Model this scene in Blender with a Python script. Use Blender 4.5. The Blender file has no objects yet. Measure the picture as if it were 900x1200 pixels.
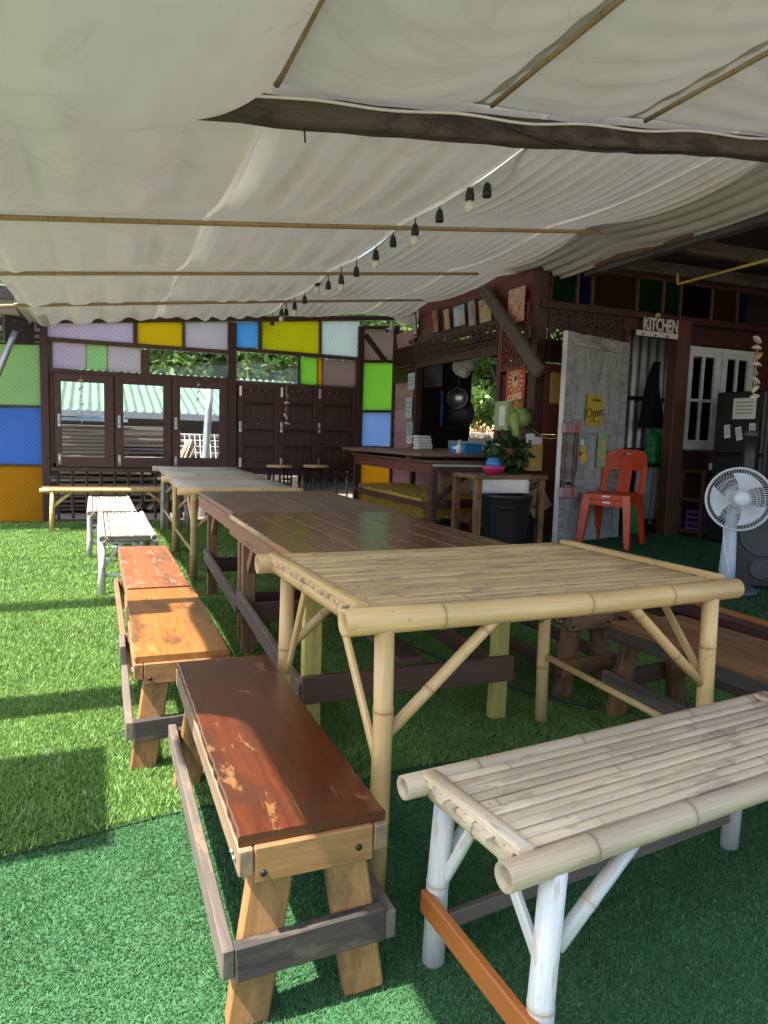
import bpy, bmesh, math, random
import numpy as np
from mathutils import Vector, Matrix

random.seed(7); RNG = np.random.default_rng(11)
scene = bpy.context.scene
COL = scene.collection
V = Vector
PI = math.pi

# ------------------------------------------------------------------ camera
FPX = 832.0; CAMH = 1.20
_Y = np.array([110-450, 500-600, FPX]); _Y = _Y/np.linalg.norm(_Y)
_Z = np.cross(np.array([1, 0.030, 0.0]), _Y); _Z = _Z/np.linalg.norm(_Z)
if _Z[1] > 0: _Z = -_Z
_X = np.cross(_Y, _Z)
RC = np.stack([_X, _Y, _Z])
def ray(px, py): return RC @ np.array([px-450.0, py-600.0, FPX])
def onz(px, py, z):
    r = ray(px, py); k = (z-CAMH)/r[2]; return V((r[0]*k, r[1]*k, z))
def ony(px, py, y):
    r = ray(px, py); k = y/r[1]; return V((r[0]*k, y, CAMH+r[2]*k))
def onx(px, py, x):
    r = ray(px, py); k = x/r[0]; return V((x, r[1]*k, CAMH+r[2]*k))

cam_d = bpy.data.cameras.new('camera'); cam = bpy.data.objects.new('camera', cam_d); COL.objects.link(cam)
cam_d.sensor_fit = 'VERTICAL'; cam_d.sensor_height = 24.0; cam_d.sensor_width = 18.0
cam_d.lens = FPX/1200*24.0; cam_d.clip_start = 0.05; cam_d.clip_end = 2000
cx_ = RC @ np.array([1, 0, 0.]); cy_ = RC @ np.array([0, -1., 0]); cz_ = RC @ np.array([0, 0, -1.])
cam.matrix_world = Matrix(((cx_[0], cy_[0], cz_[0], 0), (cx_[1], cy_[1], cz_[1], 0), (cx_[2], cy_[2], cz_[2], CAMH), (0, 0, 0, 1)))
scene.camera = cam

# ------------------------------------------------------------------ light
SUN_TRAVEL = V((1.0, 0.16, -1.72)).normalized()
elev = math.asin(-SUN_TRAVEL.z)
to_sun = -SUN_TRAVEL
world = bpy.data.worlds.new('World'); scene.world = world; world.use_nodes = True
wn = world.node_tree.nodes; wl = world.node_tree.links
sky = wn.new('ShaderNodeTexSky'); sky.sky_type = 'NISHITA'; sky.sun_disc = False
sky.sun_elevation = elev; sky.sun_rotation = math.atan2(to_sun.x, to_sun.y)
sky.air_density = 1.0; sky.dust_density = 2.5; sky.ozone_density = 1.0
bg = wn['Background']; wl.new(sky.outputs[0], bg.inputs[0]); bg.inputs[1].default_value = 0.15
sun_d = bpy.data.lights.new('sun', 'SUN'); sun_d.energy = 5.0; sun_d.angle = math.radians(0.6); sun_d.color = (1.0, 0.95, 0.86)
sun = bpy.data.objects.new('sun', sun_d); COL.objects.link(sun); sun.location = (-6, -2, 10)
sun.rotation_euler = SUN_TRAVEL.to_track_quat('-Z', 'Y').to_euler()
scene.view_settings.view_transform = 'Standard'; scene.view_settings.look = 'None'
scene.view_settings.exposure = 1.55; scene.view_settings.gamma = 1.0
scene.render.resolution_x = 768; scene.render.resolution_y = 1024
scene.cycles.max_bounces = 10; scene.cycles.diffuse_bounces = 5; scene.cycles.transparent_max_bounces = 12
scene.cycles.transmission_bounces = 8; scene.cycles.use_denoising = True

# ------------------------------------------------------------------ materials
MATS = {}
class NT:
    def __init__(s, name):
        s.m = bpy.data.materials.new(name); s.m.use_nodes = True
        s.t = s.m.node_tree; s.n = s.t.nodes; s.l = s.t.links
        s.b = s.n['Principled BSDF']; s.out = s.n['Material Output']
    def add(s, ty, **kw):
        n = s.n.new(ty)
        for k, v in kw.items(): setattr(n, k, v)
        return n
    def link(s, a, b): s.l.new(a, b)
    def coord(s, scale=(1, 1, 1), rand=True, which='Object'):
        tc = s.add('ShaderNodeTexCoord'); mp = s.add('ShaderNodeMapping'); mp.inputs['Scale'].default_value = scale
        if rand:
            oi = s.add('ShaderNodeObjectInfo'); mul = s.add('ShaderNodeMath', operation='MULTIPLY'); mul.inputs[1].default_value = 37.0
            s.link(oi.outputs['Random'], mul.inputs[0]); s.link(mul.outputs[0], mp.inputs['Location'])
        s.link(tc.outputs[which], mp.inputs['Vector']); return mp.outputs[0]
    def noise(s, vec, scale=1.0, detail=6, rough=0.6, dist=0.0):
        n = s.add('ShaderNodeTexNoise'); n.inputs['Scale'].default_value = scale; n.inputs['Detail'].default_value = detail
        n.inputs['Roughness'].default_value = rough; n.inputs['Distortion'].default_value = dist
        s.link(vec, n.inputs['Vector']); return n.outputs['Fac']
    def ramp(s, fac, stops, interp='LINEAR'):
        r = s.add('ShaderNodeValToRGB'); r.color_ramp.interpolation = interp
        el = r.color_ramp.elements
        while len(el) < len(stops): el.new(0.5)
        for e, (p, c) in zip(el, stops): e.position = p; e.color = (c[0], c[1], c[2], 1) if hasattr(c, '__len__') else (c, c, c, 1)
        s.link(fac, r.inputs[0]); return r.outputs[0]
    def mix(s, fac, a, b, mode='MIX'):
        m = s.add('ShaderNodeMixRGB', blend_type=mode)
        for i, x in ((0, fac), (1, a), (2, b)):
            if hasattr(x, 'is_output'): s.link(x, m.inputs[i])
            elif i == 0: m.inputs[0].default_value = x
            else: m.inputs[i].default_value = (x[0], x[1], x[2], 1)
        return m.outputs[0]
    def bump(s, h, strength=0.3, dist=0.002):
        b = s.add('ShaderNodeBump'); b.inputs['Strength'].default_value = strength; b.inputs['Distance'].default_value = dist
        s.link(h, b.inputs['Height']); s.link(b.outputs[0], s.b.inputs['Normal']); return b
    def val(s, sock, x):
        if hasattr(x, 'is_output'): s.link(x, s.b.inputs[sock])
        else: s.b.inputs[sock].default_value = x
    def done(s, key): MATS[key] = s.m; return s.m

def attr_noise_value(t):
    oi = t.add('ShaderNodeObjectInfo'); return oi.outputs['Random']

def wood(key, c1, c2, c3, rough=0.55, scale=1.0, wear=None, wear_amt=0.0, coat=0.0, wear_lo=0.55, stain_shade=None, bump=0.35, rvar=0.25):
    """grain along local x. wear = colour of rubbed/bare patches, stain = dark smudges, on the red bench also painted shade"""
    t = NT(key)
    vec = t.coord((1.6*scale, 22*scale, 22*scale)); n = t.noise(vec, 1.0, 8, 0.65, 0.6)
    fine = t.noise(t.coord((9*scale, 160*scale, 160*scale)), 1.0, 4, 0.6)
    col = t.ramp(n, [(0.28, c1), (0.5, c2), (0.72, c3)])
    col = t.mix(t.ramp(fine, [(0.35, (0.62,)*3), (0.65, (1.0,)*3)]), (0, 0, 0), col, 'MIX') if False else t.mix(0.35, col, t.ramp(fine, [(0.3, (0.35,)*3), (0.7, (1.0,)*3)]), 'MULTIPLY')
    # board to board tone
    tone = t.ramp(attr_noise_value(t), [(0.0, (1-rvar,)*3), (1.0, (1.0,)*3)])
    col = t.mix(1.0, col, tone, 'MULTIPLY')
    rg = rough
    if stain_shade is not None:
        sn = t.noise(t.coord((3, 7, 7)), 1.0, 8, 0.7, 0.4)
        sf = t.ramp(sn, [(0.50, 0.0), (0.60, 0.8)])
        col = t.mix(sf, col, stain_shade)
    if wear is not None:
        wnz = t.noise(t.coord((6, 17, 17)), 1.0, 10, 0.70, 0.25)
        wf = t.ramp(wnz, [(wear_lo, 0.0), (wear_lo+0.03, wear_amt*0.7), (wear_lo+0.12, wear_amt)])
        scr = t.noise(t.coord((4, 130, 130)), 1.0, 3, 0.5, 0.2)
        wf2 = t.ramp(scr, [(0.68, 0.0), (0.74, wear_amt*0.7)])
        wtot = t.mix(1.0, wf, wf2, 'LIGHTEN')
        col = t.mix(wtot, col, wear)
        rr = t.ramp(wtot, [(0, (rough,)*3), (1, (min(1, rough+0.35),)*3)]); rg = rr
    t.val('Base Color', col); t.val('Roughness', rg)
    if coat: t.val('Coat Weight', coat); t.val('Coat Roughness', 0.25)
    t.bump(n, bump, 0.003)
    return t.done(key)

def bamboo(key, c1, c2, dark, rough=0.5, mould=0.3, spots=0.5, patch=0.0):
    t = NT(key)
    n = t.noise(t.coord((2.2, 14, 14)), 1.0, 6, 0.6, 0.4)
    col = t.ramp(n, [(0.3, c1), (0.7, c2)])
    tone = t.ramp(attr_noise_value(t), [(0.0, (0.72,)*3), (1.0, (1.0,)*3)])
    col = t.mix(1.0, col, tone, 'MULTIPLY')
    fib = t.noise(t.coord((6, 240, 240)), 1.0, 3, 0.5); col = t.mix(0.3, col, t.ramp(fib, [(0.3, (0.45,)*3), (0.65, (1, 1, 1))]), 'MULTIPLY')
    mo = t.noise(t.coord((5, 26, 26)), 1.0, 8, 0.75, 0.8)
    col = t.mix(t.ramp(mo, [(0.58, 0.0), (0.72, mould)]), col, dark)
    sp = t.noise(t.coord((60, 60, 60)), 1.0, 2, 0.5)
    col = t.mix(t.ramp(sp, [(0.72, 0.0), (0.78, spots)]), col, (dark[0]*.5, dark[1]*.5, dark[2]*.5))
    if patch:
        pn = t.noise(t.coord((7, 34, 34)), 1.0, 3, 0.5, 0.1)
        col = t.mix(t.ramp(pn, [(0.61, 0.0), (0.64, patch)]), col, (dark[0]*1.5, dark[1]*1.4, dark[2]*1.5))
    at = t.add('ShaderNodeAttribute', attribute_name='ring')
    col = t.mix(at.outputs['Fac'], col, (dark[0]*1.2, dark[1]*1.1, dark[2]))
    t.val('Base Color', col); t.val('Roughness', rough); t.bump(fib, 0.15, 0.001)
    return t.done(key)

def plain(key, c, rough=0.5, metal=0.0, var=0.12, nscale=8.0, bump=0.08, coat=0.0, spec=None, bdist=0.002):
    t = NT(key)
    n = t.noise(t.coord((nscale,)*3), 1.0, 6, 0.65)
    col = t.ramp(n, [(0.25, [x*(1-var) for x in c]), (0.75, [min(1, x*(1+var)) for x in c])])
    t.val('Base Color', col); t.val('Roughness', rough); t.val('Metallic', metal)
    if coat: t.val('Coat Weight', coat)
    if bump: t.bump(n, bump, bdist)
    return t.done(key)

wood('bench_top_red', (0.095, 0.022, 0.009), (0.15, 0.034, 0.012), (0.06, 0.015, 0.007), 0.28, 1.0, wear=(0.34, 0.17, 0.06), wear_amt=0.55, wear_lo=0.595, coat=0.25, bump=0.12, stain_shade=(0.05, 0.018, 0.01))  # dark smudges: stains, plus shade across the seat painted into the colour
wood('bench_top_orange', (0.34, 0.12, 0.03), (0.44, 0.18, 0.045), (0.28, 0.09, 0.025), 0.36, 1.0, wear=(0.50, 0.28, 0.11), wear_amt=0.4, wear_lo=0.57, coat=0.25, bump=0.12, stain_shade=(0.10, 0.045, 0.02))
wood('bench_top_rust', (0.36, 0.11, 0.045), (0.42, 0.15, 0.06), (0.30, 0.09, 0.04), 0.36, 1.0, wear=(0.5, 0.3, 0.2), wear_amt=0.45, wear_lo=0.56, coat=0.25, bump=0.1, stain_shade=(0.14, 0.06, 0.03))
wood('bench_wood', (0.36, 0.17, 0.055), (0.46, 0.24, 0.085), (0.28, 0.12, 0.04), 0.55, 1.0, wear=(0.14, 0.065, 0.03), wear_amt=0.55, wear_lo=0.53, coat=0.05, stain_shade=(0.20, 0.10, 0.045))
wood('dark_bench_wood', (0.21, 0.095, 0.04), (0.31, 0.145, 0.06), (0.13, 0.06, 0.028), 0.55, 1.0, stain_shade=(0.05, 0.03, 0.02))
wood('grey_wood', (0.13, 0.105, 0.085), (0.21, 0.165, 0.13), (0.085, 0.07, 0.06), 0.75, 1.0, wear=(0.28, 0.17, 0.10), wear_amt=0.6, wear_lo=0.58)
wood('side_wood', (0.26, 0.16, 0.09), (0.34, 0.22, 0.13), (0.19, 0.12, 0.075), 0.7, 1.0, wear=(0.12, 0.09, 0.07), wear_amt=0.6, wear_lo=0.53)
wood('black_wood', (0.045, 0.036, 0.03), (0.075, 0.06, 0.05), (0.03, 0.025, 0.022), 0.75, 1.0, wear=(0.15, 0.11, 0.08), wear_amt=0.5, wear_lo=0.56)
wood('table_top_brown', (0.20, 0.065, 0.026), (0.29, 0.10, 0.04), (0.13, 0.043, 0.02), 0.24, 1.0, wear=(0.30, 0.16, 0.08), wear_amt=0.35, wear_lo=0.56, coat=0.6, bump=0.10, stain_shade=(0.08, 0.04, 0.025))
wood('table_top_worn', (0.15, 0.07, 0.042), (0.22, 0.115, 0.072), (0.09, 0.045, 0.03), 0.5, 1.0, wear=(0.28, 0.19, 0.12), wear_amt=0.45, wear_lo=0.53, coat=0.1, bump=0.12)
wood('table_leg_brown', (0.22, 0.10, 0.05), (0.30, 0.15, 0.08), (0.15, 0.07, 0.035), 0.6, 1.0, wear=(0.36, 0.22, 0.13), wear_amt=0.4)
wood('yellow_paint_wood', (0.60, 0.48, 0.11), (0.70, 0.57, 0.16), (0.50, 0.38, 0.09), 0.6, 1.0, wear=(0.34, 0.26, 0.10), wear_amt=0.5, wear_lo=0.545, bump=0.2)
wood('stretcher_brown', (0.10, 0.05, 0.03), (0.15, 0.075, 0.044), (0.07, 0.036, 0.024), 0.6, 1.0, wear=(0.16, 0.09, 0.06), wear_amt=0.4)
wood('orange_rail', (0.42, 0.12, 0.025), (0.5, 0.16, 0.035), (0.34, 0.09, 0.02), 0.5, 1.0, wear=(0.3, 0.16, 0.07), wear_amt=0.5)
wood('maroon_wood', (0.055, 0.016, 0.014), (0.082, 0.023, 0.02), (0.04, 0.012, 0.011), 0.5, 1.0, wear=(0.10, 0.05, 0.04), wear_amt=0.35, coat=0.1, wear_lo=0.56)
wood('maroon_bright', (0.15, 0.032, 0.02), (0.20, 0.045, 0.026), (0.11, 0.025, 0.016), 0.5, 1.0, wear=(0.10, 0.04, 0.03), wear_amt=0.4, coat=0.1)
wood('brown_frame', (0.085, 0.045, 0.032), (0.12, 0.065, 0.045), (0.06, 0.032, 0.024), 0.6, 1.0, wear=(0.19, 0.12, 0.09), wear_amt=0.4)
wood('frame_maroon', (0.075, 0.024, 0.024), (0.10, 0.033, 0.032), (0.058, 0.018, 0.02), 0.45, 1.0, wear=(0.13, 0.08, 0.07), wear_amt=0.3, coat=0.1, bump=0.15)
wood('siding_pink', (0.50, 0.27, 0.30), (0.58, 0.34, 0.37), (0.44, 0.24, 0.27), 0.65, 1.0, wear=(0.30, 0.12, 0.12), wear_amt=0.5, wear_lo=0.6, bump=0.2)
wood('siding_natural', (0.28, 0.15, 0.085), (0.36, 0.20, 0.115), (0.21, 0.11, 0.065), 0.65, 1.0, wear=(0.40, 0.22, 0.2), wear_amt=0.5)
wood('column_wood', (0.085, 0.036, 0.02), (0.12, 0.05, 0.027), (0.06, 0.027, 0.016), 0.5, 1.0, coat=0.1)
wood('knee_wood', (0.10, 0.085, 0.065), (0.15, 0.125, 0.095), (0.065, 0.056, 0.045), 0.8, 1.0, bump=0.5)
wood('beam_wood', (0.085, 0.068, 0.055), (0.13, 0.105, 0.085), (0.055, 0.045, 0.038), 0.8, 1.0, stain_shade=(0.03, 0.025, 0.02), bump=0.5)
wood('door_white', (0.34, 0.34, 0.32), (0.47, 0.47, 0.45), (0.24, 0.24, 0.225), 0.7, 1.0, wear=(0.17, 0.155, 0.13), wear_amt=0.65, wear_lo=0.545, stain_shade=(0.26, 0.255, 0.235), bump=0.3, rvar=0.1)
wood('window_white', (0.62, 0.64, 0.64), (0.72, 0.74, 0.73), (0.55, 0.57, 0.57), 0.6, 1.0, wear=(0.25, 0.22, 0.2), wear_amt=0.5, wear_lo=0.58, bump=0.2, rvar=0.06)
wood('lumber', (0.32, 0.24, 0.18), (0.42, 0.33, 0.26), (0.24, 0.17, 0.12), 0.8, 1.0, rvar=0.5)
wood('lumber_grey', (0.25, 0.21, 0.19), (0.34, 0.29, 0.26), (0.17, 0.14, 0.13), 0.85, 1.0, rvar=0.5)
wood('bark', (0.10, 0.075, 0.055), (0.16, 0.125, 0.095), (0.07, 0.05, 0.04), 0.9, 1.0, bump=0.8)
bamboo('bamboo_yellow', (0.64, 0.40, 0.16), (0.78, 0.53, 0.24), (0.22, 0.13, 0.06), 0.40, 0.5)
bamboo('bamboo_slat', (0.66, 0.41, 0.18), (0.80, 0.55, 0.29), (0.20, 0.14, 0.10), 0.45, 0.45, 0.5, 0.75)
bamboo('bamboo_weathered', (0.64, 0.48, 0.31), (0.80, 0.65, 0.46), (0.17, 0.125, 0.085), 0.5, 0.65, 0.6, 0.42)
bamboo('bamboo_grey', (0.50, 0.44, 0.36), (0.64, 0.57, 0.49), (0.15, 0.13, 0.11), 0.6, 0.5)
bamboo('bamboo_white', (0.70, 0.69, 0.66), (0.80, 0.79, 0.76), (0.34, 0.26, 0.17), 0.55, 0.5, 0.5, 0.55)
bamboo('bamboo_ceiling', (0.40, 0.27, 0.13), (0.52, 0.38, 0.20), (0.14, 0.09, 0.05), 0.5, 0.5)
plain('cut_bamboo', (0.50, 0.40, 0.26), 0.8, var=0.35, nscale=60)
plain('black_plastic', (0.018, 0.019, 0.021), 0.42, nscale=30)
plain('black_metal', (0.02, 0.02, 0.02), 0.4, 0.3)
plain('steel', (0.55, 0.56, 0.57), 0.3, 1.0, nscale=20)
plain('galvanised', (0.42, 0.44, 0.46), 0.42, 0.7, var=0.2, nscale=5)
plain('roof_sheet', (0.30, 0.30, 0.30), 0.55, 0.3, var=0.3, nscale=3)
plain('green_roof', (0.13, 0.21, 0.15), 0.6, 0.0, var=0.3, nscale=1.5)
plain('red_plastic', (0.50, 0.05, 0.010), 0.36, var=0.14, nscale=9, coat=0.1)
plain('white_plastic', (0.70, 0.72, 0.74), 0.35, var=0.04)
plain('fan_blue', (0.46, 0.53, 0.62), 0.35, var=0.05)
plain('fan_grille', (0.62, 0.65, 0.69), 0.35, 0.0, var=0.03)
plain('fan_blade', (0.62, 0.68, 0.76), 0.3, var=0.04)
plain('dark_grey_plastic', (0.06, 0.065, 0.075), 0.45)
plain('blue_plastic', (0.03, 0.19, 0.52), 0.4)
plain('pink_plastic', (0.5, 0.03, 0.13), 0.4)
plain('purple_plastic', (0.12, 0.08, 0.28), 0.5)
plain('green_plastic', (0.03, 0.30, 0.10), 0.3)
plain('can_green', (0.24, 0.33, 0.09), 0.4)
plain('paper', (0.72, 0.72, 0.70), 0.8, var=0.05)
plain('paper_cyan', (0.45, 0.58, 0.66), 0.7, var=0.2, nscale=18)
plain('kraft', (0.48, 0.28, 0.09), 0.7, var=0.15)
plain('sign_white', (0.66, 0.66, 0.62), 0.6, var=0.12, nscale=20)
plain('sign_yellow', (0.50, 0.36, 0.05), 0.55, var=0.25, nscale=14)
plain('sign_orange_red', (0.50, 0.08, 0.03), 0.5, var=0.2, nscale=16)
plain('ink_dark', (0.05, 0.035, 0.03), 0.6)
plain('ink_brown', (0.18, 0.06, 0.02), 0.6)
plain('ink_cream', (0.68, 0.56, 0.38), 0.6)
plain('ink_red', (0.45, 0.03, 0.02), 0.6)
plain('ink_yellow', (0.65, 0.48, 0.05), 0.6)
plain('ink_skyblue', (0.35, 0.5, 0.62), 0.6, var=0.3)
plain('ink_green', (0.3, 0.42, 0.2), 0.6, var=0.2)
plain('ink_grey', (0.28, 0.28, 0.28), 0.6, var=0.4, nscale=40)
plain('apron_cloth', (0.016, 0.016, 0.02), 0.9)
plain('curtain_cloth', (0.55, 0.53, 0.56), 0.85)
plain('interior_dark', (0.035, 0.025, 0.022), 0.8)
plain('plaster', (0.5, 0.48, 0.44), 0.9)
plain('soil', (0.20, 0.16, 0.12), 0.95, var=0.4, nscale=0.7, bump=0.4)
plain('turf_backing_emerald', (0.04, 0.13, 0.05), 0.95, var=0.2)
plain('turf_backing', (0.03, 0.06, 0.02), 0.95, var=0.2)
plain('fridge_black', (0.012, 0.013, 0.015), 0.45, var=0.1)
plain('speaker_cone', (0.05, 0.05, 0.05), 0.6)
plain('shell', (0.68, 0.62, 0.52), 0.4, var=0.2, nscale=40)
plain('shell_orange', (0.55, 0.32, 0.16), 0.4, var=0.25, nscale=40)
plain('rug_yellow', (0.46, 0.31, 0.06), 0.95, var=0.4, nscale=30)
plain('wire_white', (0.75, 0.75, 0.75), 0.5)
plain('rust', (0.13, 0.075, 0.05), 0.85, var=0.6, nscale=12, bump=0.6)
plain('yellow_pipe', (0.42, 0.34, 0.05), 0.4)
plain('pink_box', (0.6, 0.42, 0.40), 0.8)
plain('bulb_glass', (0.80, 0.78, 0.68), 0.25, var=0.02, coat=0.4)
plain('red_bulb', (0.42, 0.01, 0.01), 0.25, coat=0.4)
plain('nail', (0.035, 0.03, 0.028), 0.5, 0.5)
plain('bolt_steel', (0.5, 0.5, 0.5), 0.35, 0.9)
plain('stool_seat', (0.55, 0.36, 0.17), 0.5)
plain('terracotta', (0.33, 0.13, 0.07), 0.8)

# artificial turf: colour by blade
def turf(key, lo, hi, tip):
    t = NT(key)
    a = t.add('ShaderNodeAttribute', attribute_name='tone')
    big = t.noise(t.coord((1.3, 1.3, 1.3), rand=False), 1.0, 4, 0.6)
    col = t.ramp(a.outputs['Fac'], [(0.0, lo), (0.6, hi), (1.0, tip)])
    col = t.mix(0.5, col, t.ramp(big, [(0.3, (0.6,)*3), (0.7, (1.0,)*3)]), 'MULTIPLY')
    med = t.noise(t.coord((7, 4, 7), rand=False), 1.0, 5, 0.65, 0.5); col = t.mix(0.35, col, t.ramp(med, [(0.35, (0.55,)*3), (0.62, (1.0,)*3)]), 'MULTIPLY')
    t.val('Base Color', col); t.val('Roughness', 0.5); t.val('Specular IOR Level', 0.35)
    tr = t.add('ShaderNodeBsdfTranslucent'); t.link(col, tr.inputs[0])
    ms = t.add('ShaderNodeMixShader'); ms.inputs[0].default_value = 0.25
    t.link(t.b.outputs[0], ms.inputs[1]); t.link(tr.outputs[0], ms.inputs[2]); t.link(ms.outputs[0], t.out.inputs[0])
    return t.done(key)
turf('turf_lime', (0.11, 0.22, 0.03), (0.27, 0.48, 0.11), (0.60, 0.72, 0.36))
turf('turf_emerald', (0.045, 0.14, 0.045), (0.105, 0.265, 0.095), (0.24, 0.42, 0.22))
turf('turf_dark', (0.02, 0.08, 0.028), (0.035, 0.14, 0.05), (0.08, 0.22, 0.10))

def leafmat(key, lo, hi):
    t = NT(key); a = t.add('ShaderNodeAttribute', attribute_name='tone')
    col = t.ramp(a.outputs['Fac'], [(0.0, lo), (1.0, hi)])
    t.val('Base Color', col); t.val('Roughness', 0.55)
    tr = t.add('ShaderNodeBsdfTranslucent'); t.link(col, tr.inputs[0])
    ms = t.add('ShaderNodeMixShader'); ms.inputs[0].default_value = 0.4
    t.link(t.b.outputs[0], ms.inputs[1]); t.link(tr.outputs[0], ms.inputs[2]); t.link(ms.outputs[0], t.out.inputs[0])
    t.done(key)
leafmat('leaf_a', (0.035, 0.09, 0.015), (0.15, 0.27, 0.05))
leafmat('leaf_b', (0.05, 0.12, 0.02), (0.22, 0.34, 0.07))
leafmat('leaf_plant', (0.015, 0.05, 0.015), (0.05, 0.13, 0.035))

def cloth(key, c, transl):
    t = NT(key)
    wv = t.noise(t.coord((5, 2, 5)), 1.0, 5, 0.6); col = t.ramp(wv, [(0.3, [x*0.9 for x in c]), (0.7, c)])
    st = t.noise(t.coord((0.7, 0.9, 0.7)), 1.0, 6, 0.6, 0.8)
    col = t.mix(t.ramp(st, [(0.56, 0.0), (0.60, 0.10)]), col, [c[0]*0.8, c[1]*0.78, c[2]*0.7])
    tl = t.noise(t.coord((0.8, 1.1, 0.8)), 1.0, 5, 0.55, 0.6)
    col = t.mix(t.ramp(tl, [(0.545, 0.0), (0.566, 0.26), (0.572, 0.05), (0.62, 0.0)]), col, [c[0]*0.62, c[1]*0.56, c[2]*0.45])
    t.val('Base Color', col); t.val('Roughness', 0.9); t.val('Specular IOR Level', 0.1)
    fine = t.noise(t.coord((17, 0.9, 17)), 1.0, 5, 0.55, 0.3); t.bump(fine, 0.30, 0.012)
    tr = t.add('ShaderNodeBsdfTranslucent'); t.link(col, tr.inputs[0])
    ms = t.add('ShaderNodeMixShader'); ms.inputs[0].default_value = transl
    t.link(t.b.outputs[0], ms.inputs[1]); t.link(tr.outputs[0], ms.inputs[2]); t.link(ms.outputs[0], t.out.inputs[0])
    t.done(key)
cloth('canopy_cloth', (0.535, 0.525, 0.48), 0.06)
cloth('lit_hem_cloth', (0.84, 0.83, 0.79), 0.30)  # whiter than the canopy: light coming through the seams put into the colour
cloth('curtain_sheer', (0.62, 0.60, 0.64), 0.3)

def glass_pane(key, c, tr_amt=0.92):
    """figured (diamond-embossed) coloured glass"""
    t = NT(key)
    tc = t.add('ShaderNodeTexCoord'); sep = t.add('ShaderNodeSeparateXYZ'); t.link(tc.outputs['Object'], sep.inputs[0])
    def wave(sign):
        m = t.add('ShaderNodeMath', operation='MULTIPLY'); m.inputs[1].default_value = sign; t.link(sep.outputs['Y'], m.inputs[0])
        a = t.add('ShaderNodeMath', operation='ADD'); t.link(sep.outputs['X'], a.inputs[0]); t.link(m.outputs[0], a.inputs[1])
        k = t.add('ShaderNodeMath', operation='MULTIPLY'); k.inputs[1].default_value = 118.0; t.link(a.outputs[0], k.inputs[0])
        s = t.add('ShaderNodeMath', operation='SINE'); t.link(k.outputs[0], s.inputs[0]); return s.outputs[0]
    mx = t.add('ShaderNodeMath', operation='MAXIMUM'); t.link(wave(1), mx.inputs[0]); t.link(wave(-1), mx.inputs[1])
    pat = t.ramp(mx.outputs[0], [(0.55, (0.62,)*3), (0.98, (1.0,)*3)])
    nz = t.noise(t.coord((3, 3, 3)), 1.0, 4, 0.6)
    col = t.mix(0.5, [x for x in c], pat, 'MULTIPLY'); col = t.mix(0.25, col, t.ramp(nz, [(0.3, (0.7,)*3), (0.7, (1,)*3)]), 'MULTIPLY')
    t.val('Base Color', col); t.val('Roughness', 0.25); t.bump(mx.outputs[0], 0.5, 0.002)
    tr = t.add('ShaderNodeBsdfTranslucent'); t.link(col, tr.inputs[0])
    ms = t.add('ShaderNodeMixShader'); ms.inputs[0].default_value = tr_amt
    t.link(t.b.outputs[0], ms.inputs[1]); t.link(tr.outputs[0], ms.inputs[2]); t.link(ms.outputs[0], t.out.inputs[0])
    t.done(key)
GL = dict(green=(0.66, 0.90, 0.54), blue=(0.30, 0.52, 0.94), orange=(0.80, 0.52, 0.08), purple=(0.88, 0.79, 0.88), yellow=(0.96, 0.76, 0.08),
          mauve=(0.84, 0.77, 0.77), sky=(0.32, 0.66, 0.95), olive=(0.80, 0.77, 0.07), pale=(0.86, 0.92, 0.85), brown=(0.52, 0.43, 0.37), lime=(0.52, 0.86, 0.22),
          steelblue=(0.50, 0.68, 0.95), dgreen=(0.04, 0.22, 0.09), amber=(0.30, 0.16, 0.03), dblue=(0.03, 0.10, 0.34), umber=(0.10, 0.05, 0.03))
for k, c in GL.items(): glass_pane('glass_'+k, c)
def clear_glass():
    t = NT('clear_glass')
    tr = t.add('ShaderNodeBsdfTransparent'); tr.inputs[0].default_value = (0.93, 0.95, 0.94, 1)
    gl = t.add('ShaderNodeBsdfGlossy'); gl.inputs['Roughness'].default_value = 0.03
    fr = t.add('ShaderNodeFresnel'); fr.inputs[0].default_value = 1.45
    ms = t.add('ShaderNodeMixShader'); t.link(fr.outputs[0], ms.inputs[0]); t.link(tr.outputs[0], ms.inputs[1]); t.link(gl.outputs[0], ms.inputs[2])
    t.link(ms.outputs[0], t.out.inputs[0]); t.done('clear_glass')
clear_glass()

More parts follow.
